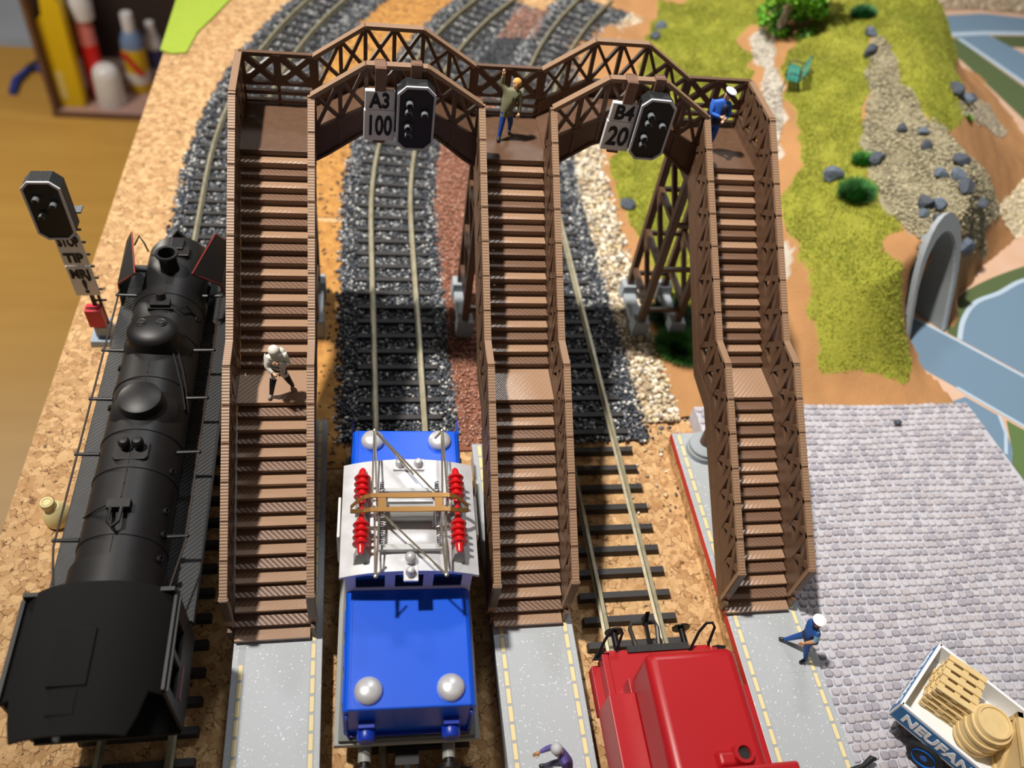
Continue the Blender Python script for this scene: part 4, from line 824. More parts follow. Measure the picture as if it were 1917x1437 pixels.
b2 = MB().box(-.42,.36,-.12,-.02,1.75,3.05,lean).build('sign_board', M_sign, r, bevel=.02); b3 = MB().box(-.42,.36,-.12,-.02,3.12,4.35,lean).build('sign_board', M_sign, r, bevel=.02)
text_part('MRJ',.52,Mf(T(-.03,-.13,2.72)),M_ink,b2,width=.6,off=.024); text_part('!',.82,Mf(T(0,-.13,2.15)),M_ink,b2,off=.02)
text_part('TIP',.52,Mf(T(-.03,-.13,3.42)),M_ink,b3,width=.6,off=.024); text_part('STOP',.52,Mf(T(-.03,-.13,4.10)),M_ink,b3,width=.66,off=.024)
signal_head(r, T(-.1,-.42,5.58), ((-.2,.5),(.24,.3),(-.2,-.12)), .55, 1.08, .55)
MB().prism([(.05,.2),(.55,.2),(.55,.55),(.2,.5)],5.0,5.06,'z',lean).build('ladder_platform', M_lens, r)

# ================= figures =================
SKIN = mat('figure_skin', (226,180,142), .55); SKIN2 = mat('figure_skin_tan', (186,134,92), .55); SHOE = mat('figure_shoe', (30,36,44), .45); EYE = mat('figure_eye', (40,30,26), .4); LIP = mat('figure_lip', (176,104,88), .5)
R0 = dict(pel=.165,bel=.165,che=.19,nec=.065,hea=.125,cro=.105,shL=.10,shR=.10,elL=.075,elR=.075,wrL=.048,wrR=.048,hiL=.125,hiR=.125,knL=.09,knR=.09,anL=.062,anR=.062,toL=.055,toR=.055)
BON = [('pel','bel'),('bel','che'),('che','nec'),('nec','hea'),('hea','cro'),('che','shL'),('shL','elL'),('elL','wrL'),('che','shR'),('shR','elR'),('elR','wrR'),('pel','hiL'),('hiL','knL'),('knL','anL'),('anL','toL'),('pel','hiR'),('hiR','knR'),('knR','anR'),('anR','toR')]
def person(label, J, cols, face, rad={}, scale_r=1, skin=None):
    """J: joints in cm; cols: material per body zone; face: direction the head looks"""
    skin = skin or SKIN
    base = (J['pel'][0], J['pel'][1], min(J['toL'][2],J['toR'][2])-.05)
    root = thing('person', label, 'person', base)
    nm = list(J); me = bpy.data.meshes.new('b'); me.from_pydata([J[n] for n in nm], [(nm.index(a),nm.index(b2)) for a,b2 in BON], [])
    o = bpy.data.objects.new('b', me); COL.objects.link(o); o.modifiers.new('s','SKIN'); sv = me.skin_vertices[0].data
    for i,n in enumerate(nm): r = rad.get(n, R0[n])*scale_r; sv[i].radius = (r,r); sv[i].use_root = (n == 'pel')
    ss = o.modifiers.new('ss','SUBSURF'); ss.levels = 2; ss.render_levels = 2
    dg = bpy.context.evaluated_depsgraph_get(); dg.update(); bm_ = bpy.data.meshes.new_from_object(o.evaluated_get(dg)); bpy.data.objects.remove(o)
    mb = MB(); mb.add([v.co for v in bm_.vertices],[tuple(p.vertices) for p in bm_.polygons]); nb = len(bm_.polygons)
    F = Vector(face).normalized(); H = Vector(J['hea']); up = (Vector(J['cro'])-Vector(J['nec'])).normalized(); F = (F-up*F.dot(up)).normalized(); side = F.cross(up)
    Mh = Matrix.Translation(H)@Matrix((side,F,up)).transposed().to_4x4()
    mb.ball(Mh@Vector((0,.125,.0)),.026,.03,.035,8)                                           # nose
    for s in (-1,1): mb.ball(Mh@Vector((s*.122,0,.0)),.02,.035,.04,8)                          # ears
    n_face = len(mb.f)
    for sd in ('L','R'):
        w = Vector(J['wr'+sd]); dr = (w-Vector(J['el'+sd])).normalized(); a = dr.orthogonal().normalized(); b2 = dr.cross(a)
        palm = w+dr*.075; mb.tube([w-dr*.02,w+dr*.05,w+dr*.11],[.038,.05,.042],8)
        for k,(u,ln) in enumerate(((-.04,.075),(-.014,.095),(.013,.088),(.038,.065))):
            p = w+dr*.10+a*u; mb.tube([p,p+dr*ln*.55+b2*.006,p+dr*ln+b2*.035],[.014,.0125,.010],5)
        p = w+dr*.03+a*.045; mb.tube([p,p+dr*.045+a*.035+b2*.01,p+dr*.085+a*.03+b2*.03],[.015,.0135,.01],5)
    body = mb.mesh('body'); zones = ['top','skin','leg','shoe','sleeve']; mats = [cols.get('top'),skin,cols.get('leg'),cols.get('shoe',SHOE),cols.get('sleeve',cols.get('top'))]
    zmap = {('pel','bel'):0,('bel','che'):0,('che','nec'):0,('nec','hea'):1,('hea','cro'):1,('che','shL'):0,('che','shR'):0,('shL','elL'):4,('shR','elR'):4,('elL','wrL'):cols.get('fore',4),('elR','wrR'):cols.get('fore',4),('pel','hiL'):2,('pel','hiR'):2,('hiL','knL'):2,('hiR','knR'):2,('knL','anL'):2,('knR','anR'):2,('anL','toL'):3,('anR','toR'):3}
    for m in mats: body.materials.append(m)
    low = cols.get('hem', .0)
    for i,p in enumerate(body.polygons):
        p.use_smooth = True
        if i >= nb: p.material_index = 1; continue
        c = Vector((0,0,0))
        for v in p.vertices: c += body.vertices[v].co
        c /= len(p.vertices); best = None
        for a,b2 in BON:
            A,B = Vector(J[a]),Vector(J[b2]); t = max(0,min(1,(c-A).dot(B-A)/max(1e-9,(B-A).length_squared))); dd = (c-A-(B-A)*t).length/(rad.get(a,R0[a])*(1-t)+rad.get(b2,R0[b2])*t)
            if best is None or dd < best[0]: best = (dd,(a,b2),t)
        z = zmap[best[1]]
        if z == 2 and best[1][0] in ('hiL','hiR','pel') and best[2] < low: z = 0
        p.material_index = z
    bo_ = bpy.data.objects.new('body', body); COL.objects.link(bo_); attach(bo_, root)
    for s in (-1,1): MB().ball(Mh@Vector((s*.045,.112,.022)),.016,.012,.013,8).build('eye', EYE, root, smooth=True)
    MB().ball(Mh@Vector((0,.112,-.055)),.03,.014,.009,8).build('mouth', LIP, root, smooth=True)
    return root, Mh
def J_(o, d): return {k:(o[0]+v[0],o[1]+v[1],o[2]+v[2]) for k,v in d.items()}
def hair(root, Mh, m, nm='hair', sc=1.0, back=.02):
    mb = MB(); c = Matrix.Translation((0,-back,.025))
    mb.lathe([(.01,.145),(.07,.135),(.115,.10),(.14,.05),(.142,.0),(.12,-.02)],(0,0,0),16,Mh@c@Matrix.Scale(sc,4)); return mb.build(nm, m, root, smooth=True)
def cap(root, Mh, m, mband):
    c = MB().lathe([(.125,.06),(.135,.10),(.19,.145),(.195,.165),(.16,.19),(.01,.20)],(0,0,0),20,Mh).build('cap', m, root, smooth=True)
    MB().lathe([(.126,.04),(.136,.05),(.138,.10),(.128,.11)],(0,0,0),20,Mh).prism([(-.09,.09),(-.075,.17),(0,.2),(.075,.17),(.09,.09)],.045,.06,'z',Mh).build('cap_band', mband, c, smooth=True)
# 1 white parka, walking down on the middle landing of the left staircase
o = (-2.66,-4.86,ZL)
PK = mat('parka_white', (222,220,208), .6, bump=(14,.3,.02)); BKT = mat('trousers_black', (26,24,25), .6)
J = J_(o, dict(pel=(.0,.02,.98),bel=(-.02,.03,1.16),che=(-.02,.02,1.45),nec=(-.04,-.02,1.68),hea=(-.07,-.08,1.84),cro=(-.08,-.10,1.98),shL=(.2,.06,1.55),elL=(.27,-.02,1.25),wrL=(.04,-.22,1.5),shR=(-.22,-.02,1.52),elR=(-.28,-.1,1.24),wrR=(-.1,-.26,1.14),hiL=(.12,.04,.9),knL=(.24,.06,.5),anL=(.32,.2,.12),toL=(.30,.04,.05),hiR=(-.12,-.0,.9),knR=(-.2,-.1,.5),anR=(-.26,-.12,.1),toR=(-.33,-.28,.05)))
r, Mh = person('person in white hooded parka and black trousers striding on the left stair landing', J, dict(top=PK,leg=BKT,shoe=mat('shoe_grey',(150,140,130),.6),hem=.42), (-.5,-.8,-.35), dict(pel=.2,bel=.2,che=.22,elL=.1,elR=.1,shL=.13,shR=.13,wrL=.06,wrR=.06))
MB().lathe([(.01,.165),(.08,.155),(.135,.11),(.16,.04),(.16,-.05),(.13,-.12)],(0,0,0),18,Mh@Matrix.Translation((0,-.03,.01))@Matrix.Rotation(-.35,4,'X')).build('hood', PK, r, smooth=True)
MB().ball((o[0]+.06,o[1]+.12,o[2]+1.62),.17,.14,.14,12).build('hood_collar', PK, r, smooth=True)
sb = MB()
for k in range(3): sb.tube([(o[0]-.20,o[1]-.17,o[2]+1.40-k*.15),(o[0]-.05,o[1]-.225,o[2]+1.36-k*.15),(o[0]+.06,o[1]-.22,o[2]+1.33-k*.15)],.018,6)
sb.build('coat_stripe', BKT, r, smooth=True)
# 2 green jacket, waving, on the middle top deck
o = (4.19,2.45,ZD)
GJ = mat('jacket_green', (118,118,88), .7, bump=(12,.35,.02)); JN = mat('jeans_blue', (28,72,158), .6)
J = J_(o, dict(pel=(.0,.02,.95),bel=(.04,.06,1.13),che=(.11,.12,1.42),nec=(.16,.14,1.64),hea=(.21,.13,1.80),cro=(.24,.14,1.94),shL=(.32,.08,1.5),elL=(.38,.0,1.2),wrL=(.36,-.1,.93),shR=(-.08,.18,1.54),elR=(-.24,.24,1.72),wrR=(-.22,.22,2.02),hiL=(.1,.06,.87),knL=(.17,.05,.5),anL=(.2,.24,.16),toL=(.17,.1,.06),hiR=(-.1,.0,.87),knR=(-.14,-.12,.48),anR=(-.18,-.2,.1),toR=(-.24,-.36,.05)))
r, Mh = person('fair-haired person in olive green jacket and blue jeans waving on the middle top deck', J, dict(top=GJ,leg=JN,hem=.3), (-.35,-.9,-.3), dict(pel=.2,bel=.2,che=.21,shL=.12,shR=.12,elL=.085,elR=.085))
hair(r, Mh, mat('hair_blond',(214,160,84),.6), back=.03)
MB().tube([(o[0]+.02,o[1]-.13,o[2]+.9),(o[0]+.06,o[1]-.10,o[2]+1.15),(o[0]+.12,o[1]-.08,o[2]+1.5)],.014,5).build('zip', mat('jacket_seam',(92,92,68),.7), r)
# 3 blue uniform and white cap, hands together, right top deck
o = (10.98,2.15,ZD)
UB = mat('uniform_blue', (40,100,200), .6); UD = mat('uniform_navy', (24,34,66), .6); CW = mat('cap_white', (236,238,240), .5); NB = mat('navy_band', (26,40,84), .5)
J = J_(o, dict(pel=(.0,.04,.98),bel=(.02,.06,1.16),che=(.06,.08,1.45),nec=(.10,.05,1.66),hea=(.14,.02,1.82),cro=(.17,.0,1.96),shL=(.27,.04,1.52),elL=(.32,-.05,1.24),wrL=(.14,-.24,1.2),shR=(-.16,.1,1.52),elR=(-.22,-.02,1.24),wrR=(.02,-.22,1.26),hiL=(.1,.04,.9),knL=(.09,.0,.48),anL=(.08,.06,.1),toL=(.1,-.12,.05),hiR=(-.1,.05,.9),knR=(-.1,.04,.48),anR=(-.08,.1,.1),toR=(-.08,-.08,.05)))
J = {k:tuple(o[i]+1.13*(v[i]-o[i]) for i in range(3)) for k,v in J.items()}
r, Mh = person('person in blue uniform and white cap with hands folded on the right top deck', J, dict(top=UB,leg=UB,hem=0), (.35,-.9,-.25), scale_r=1.1)
cap(r, Mh, CW, NB)
MB().ball((o[0]+.13,o[1]-.12,o[2]+1.63),.13,.09,.18,12).build('chest_bag', UD, r, smooth=True); MB().ball((o[0]+.0,o[1]+.04,o[2]+1.16),.21,.19,.22,12).build('belt_skirt', UD, r, smooth=True)
# 4 blue uniform striding on the right platform
o = (12.25,-11.95,.91)
LB = mat('sleeve_pale_blue', (140,204,236), .5); DB = mat('uniform_deep_blue', (30,82,160), .6)
J = J_(o, dict(pel=(.03,.0,.98),bel=(.03,.0,1.16),che=(-.0,.02,1.45),nec=(.0,.02,1.66),hea=(-.02,.02,1.83),cro=(-.02,.02,1.97),shL=(.02,-.2,1.52),elL=(.05,-.27,1.22),wrL=(-.2,-.24,1.08),shR=(-.02,.22,1.52),elR=(.06,.3,1.24),wrR=(.18,.32,.98),hiL=(.03,-.1,.9),knL=(.1,-.2,.5),anL=(.18,-.34,.1),toL=(-.02,-.40,.05),hiR=(.03,.1,.9),knR=(-.12,.2,.52),anR=(-.26,.3,.14),toR=(-.42,.38,.09)))
r, Mh = person('person in blue uniform, pale blue sleeves and white cap striding on the right platform', J, dict(top=DB,leg=DB,sleeve=LB,fore=1,hem=0), (-1,.0,-.1), skin=SKIN2)
cap(r, Mh, CW, NB)
MB().lathe([(.19,1.02),(.205,1.04),(.205,1.1),(.19,1.12)],(o[0]+.03,o[1],o[2]),16).box(o[0]+.02,o[0]+.2,o[1]-.28,o[1]-.18,o[2]+.98,o[2]+1.12).build('belt', UD, r, smooth=True)
MB().box(o[0]-.02,o[0]+.06,o[1]-.21,o[1]-.08,o[2]+1.62,o[2]+1.645).build('shoulder_strap', LB, r, bevel=.01)
# 5 purple pullover, stooping on the middle platform
o = (4.5,-14.75,.91)
PU = mat('pullover_purple', (92,82,150), .65); PD = mat('trousers_slate', (66,64,92), .65); WC = mat('collar_white', (232,232,236), .6)
J = J_(o, dict(pel=(.16,-.12,.95),bel=(.10,-.08,1.12),che=(-.06,.0,1.38),nec=(-.17,.04,1.56),hea=(-.25,.05,1.70),cro=(-.30,.06,1.83),shL=(-.04,-.2,1.46),elL=(.06,-.3,1.16),wrL=(-.06,-.36,.92),shR=(-.14,.2,1.46),elR=(-.38,.22,1.28),wrR=(-.58,.16,1.22),hiL=(.16,-.22,.88),knL=(.14,-.26,.48),anL=(.34,-.28,.12),toL=(.16,-.3,.06),hiR=(.16,-.02,.88),knR=(-.1,.08,.52),anR=(-.24,.16,.1),toR=(-.42,.18,.05)))
r, Mh = person('grey-haired person in purple pullover with white collar stooping on the middle platform', J, dict(top=PU,leg=PD,hem=0), (-1,.1,-.4), skin=SKIN2)
hair(r, Mh, mat('hair_grey',(186,188,192),.55), back=.02, sc=1.06)
MB().tube([Vector(J['nec'])+Vector((.09*math.cos(a),.1*math.sin(a),-.02+.03*math.cos(a))) for a in np.linspace(0,2*pi,13)[:-1]],.035,6,True).build('collar', WC, r, smooth=True)

# ================= tunnel mouth =================
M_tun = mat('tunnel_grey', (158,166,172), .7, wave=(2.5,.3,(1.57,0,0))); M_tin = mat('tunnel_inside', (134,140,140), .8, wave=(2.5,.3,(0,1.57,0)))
BL, BRt, AP = Vector((22.55,1.55,0)), Vector((24.9,2.35,0)), Vector((22.75,3.75,5.25))
Mi = (BL+BRt)/2; hw = (BRt-BL)/2; hv = AP-Mi; dp = Vector((-.5,.7,-.75))
def arc_pts(k, n=26):
    r = []
    for i in range(n+1):
        t = i/n
        if t < .25: u, v = -1, t/.25*.45
        elif t > .75: u, v = 1, (1-t)/.25*.45
        else:
            a = pi*(1-(t-.25)/.5); u, v = math.cos(a), .45+.55*math.sin(a)
        r.append(Mi+hw*u*k+hv*(v*k if v > .45 else v))
    return r
tn = thing('tunnel_portal', 'grey arched tunnel mouth where the road enters the hillside', 'tunnel', tuple(Mi))
inn, out = arc_pts(.86), arc_pts(1.0); rows = [[p+dp*.1 for p in out],[p-dp*.12 for p in out],[p-dp*.12 for p in inn],[p+dp*0 for p in inn]]
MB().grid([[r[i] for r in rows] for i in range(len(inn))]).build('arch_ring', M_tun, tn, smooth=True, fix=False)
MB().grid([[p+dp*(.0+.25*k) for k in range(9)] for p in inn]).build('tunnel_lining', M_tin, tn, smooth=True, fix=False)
MB().add([p+dp*1.95 for p in inn],[tuple(range(len(inn)))]).build('dark_end', mat('tunnel_dark',(14,15,14),1), tn, fix=False)  # black sheet closing the lining, painted in for the unlit depth
# ================= rocks, shrubs, bench, tree =================
M_rock = [mat('rock_blue_grey', (112,124,140), .75, noise=(6,(70,80,94),.25), bump=(9,.5,.05)), mat('rock_slate', (84,92,104), .75, noise=(6,(56,62,72),.25), bump=(9,.5,.05))]
def rock_mesh(seed):
    r = random.Random(seed); bm = bmesh.new(); bmesh.ops.create_icosphere(bm, subdivisions=2, radius=1)
    d = [(Vector((r.gauss(0,1),r.gauss(0,1),r.gauss(0,1))).normalized(), r.uniform(.5,.85)) for _ in range(9)]
    for v in bm.verts:
        for n, k in d:
            t = v.co.dot(n)
            if t > k: v.co -= n*(t-k)
        v.co *= 1+r.uniform(-.05,.05); v.co.z *= .8
    me = bpy.data.meshes.new('rock'); bm.to_mesh(me); bm.free(); return me
RK = [(25.89, 18.79, 0.34, 0, 'dark rock below the high tuft at the top of the wide gravel path'),
 (25.25, 17.1, 0.44, 1, 'large slate rock at the upper end of the wide gravel path'),
 (20.5, 8.62, 0.46, 0, 'blue-grey rock beside the big green tuft on the hill'),
 (22.51, 9.0, 0.38, 1, 'slate rock right of the small tuft at the edge of the wide path'),
 (24.26, 10.69, 0.32, 1, 'narrow dark rock standing alone on the wide gravel path'),
 (24.93, 10.1, 0.3, 0, 'upper of two touching rocks on the right edge of the path'),
 (24.69, 9.12, 0.3, 1, 'lower of two touching rocks on the right edge of the path'),
 (24.4, 7.05, 0.34, 0, 'top left rock of the rock cluster above the tunnel'),
 (25.45, 7.6, 0.36, 1, 'top right rock of the rock cluster above the tunnel'),
 (25.0, 6.75, 0.34, 0, 'centre rock of the rock cluster above the tunnel'),
 (23.19, 5.49, 0.4, 1, 'left rock of the rock cluster above the tunnel'),
 (23.6, 5.2, 0.4, 0, 'largest lower rock of the rock cluster above the tunnel'),
 (24.9, 5.95, 0.42, 1, 'lower right rock of the rock cluster above the tunnel'),
 (22.9, 5.0, 0.24, 0, 'smallest lower left rock of the rock cluster above the tunnel'),
 (26.74, 6.57, 0.34, 1, 'slate rock lying alone right of the cluster above the tunnel'),
 (23.26, 4.35, 0.36, 1, 'dark rock on top of the tunnel arch'),
 (24.95, 4.2, 0.42, 0, 'blue-grey rock wedged against the right side of the tunnel arch'),
 (28.7, 14.1, 0.42, 1, 'tall slate rock on the far right cliff edge'),
 (29.45, 14.05, 0.36, 0, 'middle rock of the row below the far right cliff'),
 (30.4, 14.9, 0.36, 1, 'right end rock of the row below the far right cliff'),
 (17.83, 27.72, 0.36, 0, 'pale flat rock high in the left meadow'),
 (17.0, 26.0, 0.4, 1, 'blue rock at the left edge of the upper meadow'),
 (12.05, 10.3, 0.36, 1, 'blue-grey rock in grass left of the right trestle tower'),
 (12.6, 15.2, 0.4, 0, 'pale blue rock in grass behind the B4 signal head')]
for i,(x,y,s,m,lab) in enumerate(RK):
    me = rock_mesh(i); o = link('rock', me, M_rock[m]); z = h1(x,y); o.location = (x,y,z+s*.35); o.scale = (s,s*random.uniform(.75,1),s*.9); o.scale = Vector(o.scale)*1.2; o.rotation_euler = (0,0,random.uniform(0,6)); tag(o, lab, 'rock', 'loose rocks on the hillside')
o = link('rock', rock_mesh(90), M_rock[1]); o.location = (19.54,-3.45,.93); o.scale = (.17,.14,.17); tag(o, 'tiny dark stone lying on the cobbled yard', 'rock')
M_tuft = mat('tuft_green', (255,255,255), .8, vcol=True)
def tuft(x, y, r, h, n, pal, lab):
    a = rng.uniform(0,2*pi,n); d = r*np.sqrt(rng.uniform(0,1,n)); bx = x+d*.5*np.cos(a); by = y+d*.5*np.sin(a); bz = HF(bx,by)
    v = np.zeros((n,3,3)); w = .02; v[:,0] = np.c_[bx-w*np.sin(a),by+w*np.cos(a),bz]; v[:,1] = np.c_[bx+w*np.sin(a),by-w*np.cos(a),bz]
    hh = h*rng.uniform(.5,1,n); v[:,2] = np.c_[x+d*1.1*np.cos(a),y+d*1.1*np.sin(a),bz+hh*(1-.45*(d/r)**2)]
    c_ = np.array([lin(p) for p in pal])[rng.integers(0,len(pal),n)]
    o = np_mesh('grass_tuft', v.reshape(-1,3), np.arange(3*n).reshape(-1,3), M_tuft, np.repeat(c_,3,0)); tag(o, lab, 'shrub', 'dark green grass tufts')
DG = ((48,112,52),(66,136,62),(38,92,46),(88,150,74))
tuft(26.3,20.9,.8,.75,1600,((44,110,62),(62,132,80),(34,88,50)),'dark green tuft at the top of the wide gravel path')
tuft(20.95,7.15,.9,.8,2200,DG,'large dark green tuft beside a blue-grey rock mid-hill')
tuft(22.0,9.2,.6,.5,900,((62,140,56),(84,156,62),(48,112,46)),'small bright tuft at the left edge of the wide path')
tuft(12.35,2.9,1.1,.5,2600,((24,56,24),(34,72,30),(20,44,20)),'dark tuft in the shade of the right trestle tower')  # green darkened further to colour in the tower's shadow
tuft(12.3,1.1,1.2,.5,3000,((40,100,34),(58,124,40),(90,150,44),(30,80,30)),'green tuft beside the right staircase landing')
tuft(29.2,12.9,.28,.3,300,((110,160,40),(130,176,52)),'tiny bright tuft below the far right rocks')
# bench
bz_ = h1(21.3,16.2); bn = thing('bench', 'teal slatted park bench standing on the grass of the hill', 'bench', (21.3,16.2,bz_)); M_teal = mat('bench_teal', (52,138,124), .5); M_ironb = mat('bench_iron', (30,40,36), .5)
Mb = Matrix.Translation((21.3,16.2,bz_))@Matrix.Rotation(-.45,4,'Z')@Matrix.Scale(1.2,4)
for k in range(3): MB().box(-.42+k*.17,-.28+k*.17,-.75,.75,.44,.48,Mb).build('seat_slat', M_teal, bn)
for k in range(3): MB().box(.16+k*.06,.20+k*.06,-.75,.75,.56+k*.17,.69+k*.17,Mb).build('back_slat', M_teal, bn)
for y in (-.62,.62): MB().tube([Mb@Vector(p) for p in ((-.45,y,-.05),(-.4,y,.25),(-.42,y,.42),(.1,y,.42),(.2,y,.6),(.36,y,1.08))],.04,6).tube([Mb@Vector(p) for p in ((.3,y,-.08),(.22,y,.2),(.08,y,.42))],.04,6).tube([Mb@Vector(p) for p in ((-.42,y,.42),(-.44,y,.62),(-.2,y,.7),(.22,y,.68))],.035,6).build('bench_leg', M_ironb, bn, smooth=True)
# tree at the top edge
tx, ty = 22.2, 21.4; tz = h1(tx,ty); tr = thing('tree', 'bright green leafy tree with pale grey trunk at the top of the hill', 'tree', (tx,ty,tz))
MB().tube([(tx,ty,tz-.1),(tx+.05,ty,tz+1.2),(tx+.2,ty+.1,tz+2.6),(tx+.3,ty+.2,tz+5.5)],[.28,.22,.18,.08],10).tube([(tx+.1,ty,tz+1.6),(tx-.6,ty-.5,tz+3.0),(tx-1.0,ty-.7,tz+4.2)],[.14,.1,.05],8).tube([(tx+.2,ty,tz+2.2),(tx+1.0,ty-.3,tz+3.4),(tx+1.5,ty-.2,tz+4.6)],[.13,.09,.05],8).build('trunk', mat('bark_grey',(150,140,124),.8,bump=(6,.5,.05)), tr, smooth=True)
n = 9000; cl = [(rng.uniform(-1.4,1.9), rng.uniform(-1.5,1.4), rng.uniform(.2,5.5), rng.uniform(.5,1.0)) for _ in range(34)]; ci = rng.integers(0,34,n); C3 = np.array(cl)[ci]
g3 = rng.normal(0,1,(n,3)); g3 /= np.linalg.norm(g3,axis=1)[:,None]; pc = C3[:,:3]*np.array([1,1,1])+g3*C3[:,3:4]*rng.uniform(.6,1,(n,1))*np.array([1,1,.6]); pc += np.array([tx+.2,ty+.1,tz])
t1 = rng.normal(0,1,(n,3)); t1 /= np.linalg.norm(t1,axis=1)[:,None]; t2 = np.cross(t1,g3); t2 /= np.linalg.norm(t2,axis=1)[:,None]+1e-9; sz = .13
v = np.stack([pc-t1*sz,pc+t2*sz*.7,pc+t1*sz,pc-t2*sz*.7],1); pal = np.array([lin(c) for c in ((98,176,40),(122,200,52),(72,142,32),(148,214,66),(60,120,30))]); cc = pal[rng.integers(0,5,n)]
lf = np_mesh('foliage', v.reshape(-1,3), np.arange(4*n).reshape(-1,4), mat('leaf_green',(255,255,255),.6,vcol=True), np.repeat(cc,4,0), tr); lf['kind'] = 'stuff'
# ================= delivery truck with its load =================
TA = math.atan2(-.78,.625); TM_ = Matrix.Translation((13.87,-14.26,.82))@Matrix.Rotation(TA,4,'Z')       # local x along the truck, y across
M_tw = mat('truck_white', (238,240,242), .4); M_tb = mat('truck_blue', (18,104,164), .4); M_tyre = mat('tyre_black', (26,28,30), .7); M_hub = mat('hub_blue', (10,96,190), .3); M_wood2 = mat('load_tan', (226,200,146), .6, noise=(4,(214,186,130),.3), bump=(14,.15,.01))
tk_ = thing('delivery_truck', 'white flatbed truck with blue lettered sideboards parked on the cobbled yard', 'truck', (15.5,-14.6,.82))
MB().box(.02,6.0,.02,2.5,.98,1.06,TM_).build('load_bed', M_tw, tk_)
MB().box(.2,6.0,.5,2.0,.5,.98,TM_).build('chassis', M_tyre, tk_)
for y0,y1 in ((0,.09),(2.43,2.52)):
    sb_ = MB().box(0,6.0,y0,y1,.92,1.72,TM_).build('side_board', M_tw, tk_, bevel=.015)
    ys_ = -.012 if y0 == 0 else 2.532
    MB().box(.04,6.0,min(ys_,ys_+.012) if y0 == 0 else 2.52,max(ys_+.012,0) if y0 == 0 else ys_,1.0,1.62,TM_).build('blue_panel', M_tb, sb_)
    if y0 == 0: text_part('NEUFANG',.5,TM_@Matrix.Translation((1.45,-.016,1.30))@Matrix.Rotation(pi/2,4,'X'),M_tw,sb_,width=2.35,off=.02,shear=.0)
eb = MB().box(-.02,.07,0,2.52,.92,1.72,TM_).build('tail_board', M_tw, tk_, bevel=.015)
MB().box(-.034,-.02,.05,2.47,1.0,1.62,TM_).build('blue_panel', M_tb, eb)
text_part('NEUFANG',.5,TM_@Matrix.Translation((-.038,1.26,1.30))@Matrix.Rotation(-pi/2,4,'Z')@Matrix.Rotation(pi/2,4,'X'),M_tw,eb,width=2.1,off=.012)
for xx in (1.35,4.9):
    for yy,s in ((.12,1),(2.4,-1)):
        Mw = TM_@Matrix.Translation((xx,yy,.5))@Matrix.Rotation(s*pi/2,4,'X'); w = MB().lathe([(.3,-.2),(.44,-.2),(.5,-.14),(.5,.14),(.44,.2),(.3,.2)],(0,0,0),28,Mw).build('wheel', M_tyre, tk_, smooth=True)
        MB().lathe([(.02,.2),(.1,.21),(.12,.13),(.26,.15),(.33,.235),(.33,-.1),(.02,-.1)],(0,0,0),24,Mw).build('wheel_hub', M_hub, w, smooth=True)
MB().box(5.95,8.0,.1,2.4,.5,2.6,TM_).build('cab', M_tb, tk_, bevel=.12, seg=3)
# stacked pallets, barrel, crate
PALL = ['lowest pallet of the stack on the truck bed','second pallet from the bottom of the stack on the truck','third pallet from the bottom of the stack on the truck','second pallet from the top of the stack on the truck','topmost tan pallet of the stack on the truck bed']
def pallet(k, lab):
    Mp = TM_@Matrix.Translation((.86+.02*random.uniform(-1,1),1.45+.02*random.uniform(-1,1),1.065+k*.235))@Matrix.Rotation(.10+.04*random.uniform(-1,1),4,'Z')@Matrix.Diagonal((.86,.86,1,1))
    r = thing('pallet', lab, 'pallet', tuple(Mp.translation), 0, 'tan pallets stacked on the truck')
    for y in (-.6,0,.6): MB().box(-.6,.6,y-.07,y+.07,.0,.05,Mp).build('bottom_board', M_wood2, r)
    for y in (-.6,0,.6):
        for x in (-.5,0,.5): MB().box(x-.09,x+.09,y-.08,y+.08,.05,.13,Mp).build('block', M_wood2, r)
    for x in (-.5,0,.5): MB().box(x-.09,x+.09,-.72,.72,.13,.17,Mp).build('cross_board', M_wood2, r)
    for y in (-.62,-.31,0,.31,.62): MB().box(-.62,.62,y-.1,y+.1,.17,.22,Mp).build('top_board', M_wood2, r)
for k, lab in enumerate(PALL): pallet(k, lab)
MB_ = TM_@Matrix.Translation((1.92,1.02,1.068))@Matrix.Diagonal((.84,.84,.92,1))
br = thing('barrel', 'tan wooden barrel standing on the truck between pallets and crate', 'barrel', tuple(MB_.translation))
MB().lathe([(.52,0),(.62,.25),(.67,.6),(.67,.75),(.62,1.1),(.53,1.38),(.47,1.38),(.46,1.33),(.01,1.33)],(0,0,0),32,MB_).build('staves', M_wood2, br, smooth=True)
for z,r_ in ((.2,.62),(.5,.675),(.88,.675),(1.18,.62)): MB().lathe([(r_-.02,z-.06),(r_+.025,z-.05),(r_+.025,z+.05),(r_-.02,z+.06)],(0,0,0),32,MB_).build('hoop', M_wood2, br, smooth=True)
Mc = TM_@Matrix.Translation((3.25,1.3,1.068))@Matrix.Rotation(.5,4,'Z')
cr = thing('crate', 'large tan wooden crate with diagonal braces on the truck bed', 'crate', tuple(Mc.translation))
MB().box(-.72,.72,-.72,.72,.02,1.4,Mc).build('crate_body', M_wood2, cr)
fr = MB()
for s in (-1,1):
    for t in (-1,1): fr.box(*sorted((s*.66,s*.78)),*sorted((t*.66,t*.78)),0,1.46,Mc)
    fr.box(-.78,.78,*sorted((s*.64,s*.78)),1.3,1.46,Mc).box(*sorted((s*.64,s*.78)),-.78,.78,1.3,1.46,Mc).box(-.78,.78,*sorted((s*.70,s*.78)),0,.14,Mc).box(*sorted((s*.70,s*.78)),-.78,.78,0,.14,Mc)
fr.build('crate_frame', M_wood2, cr)
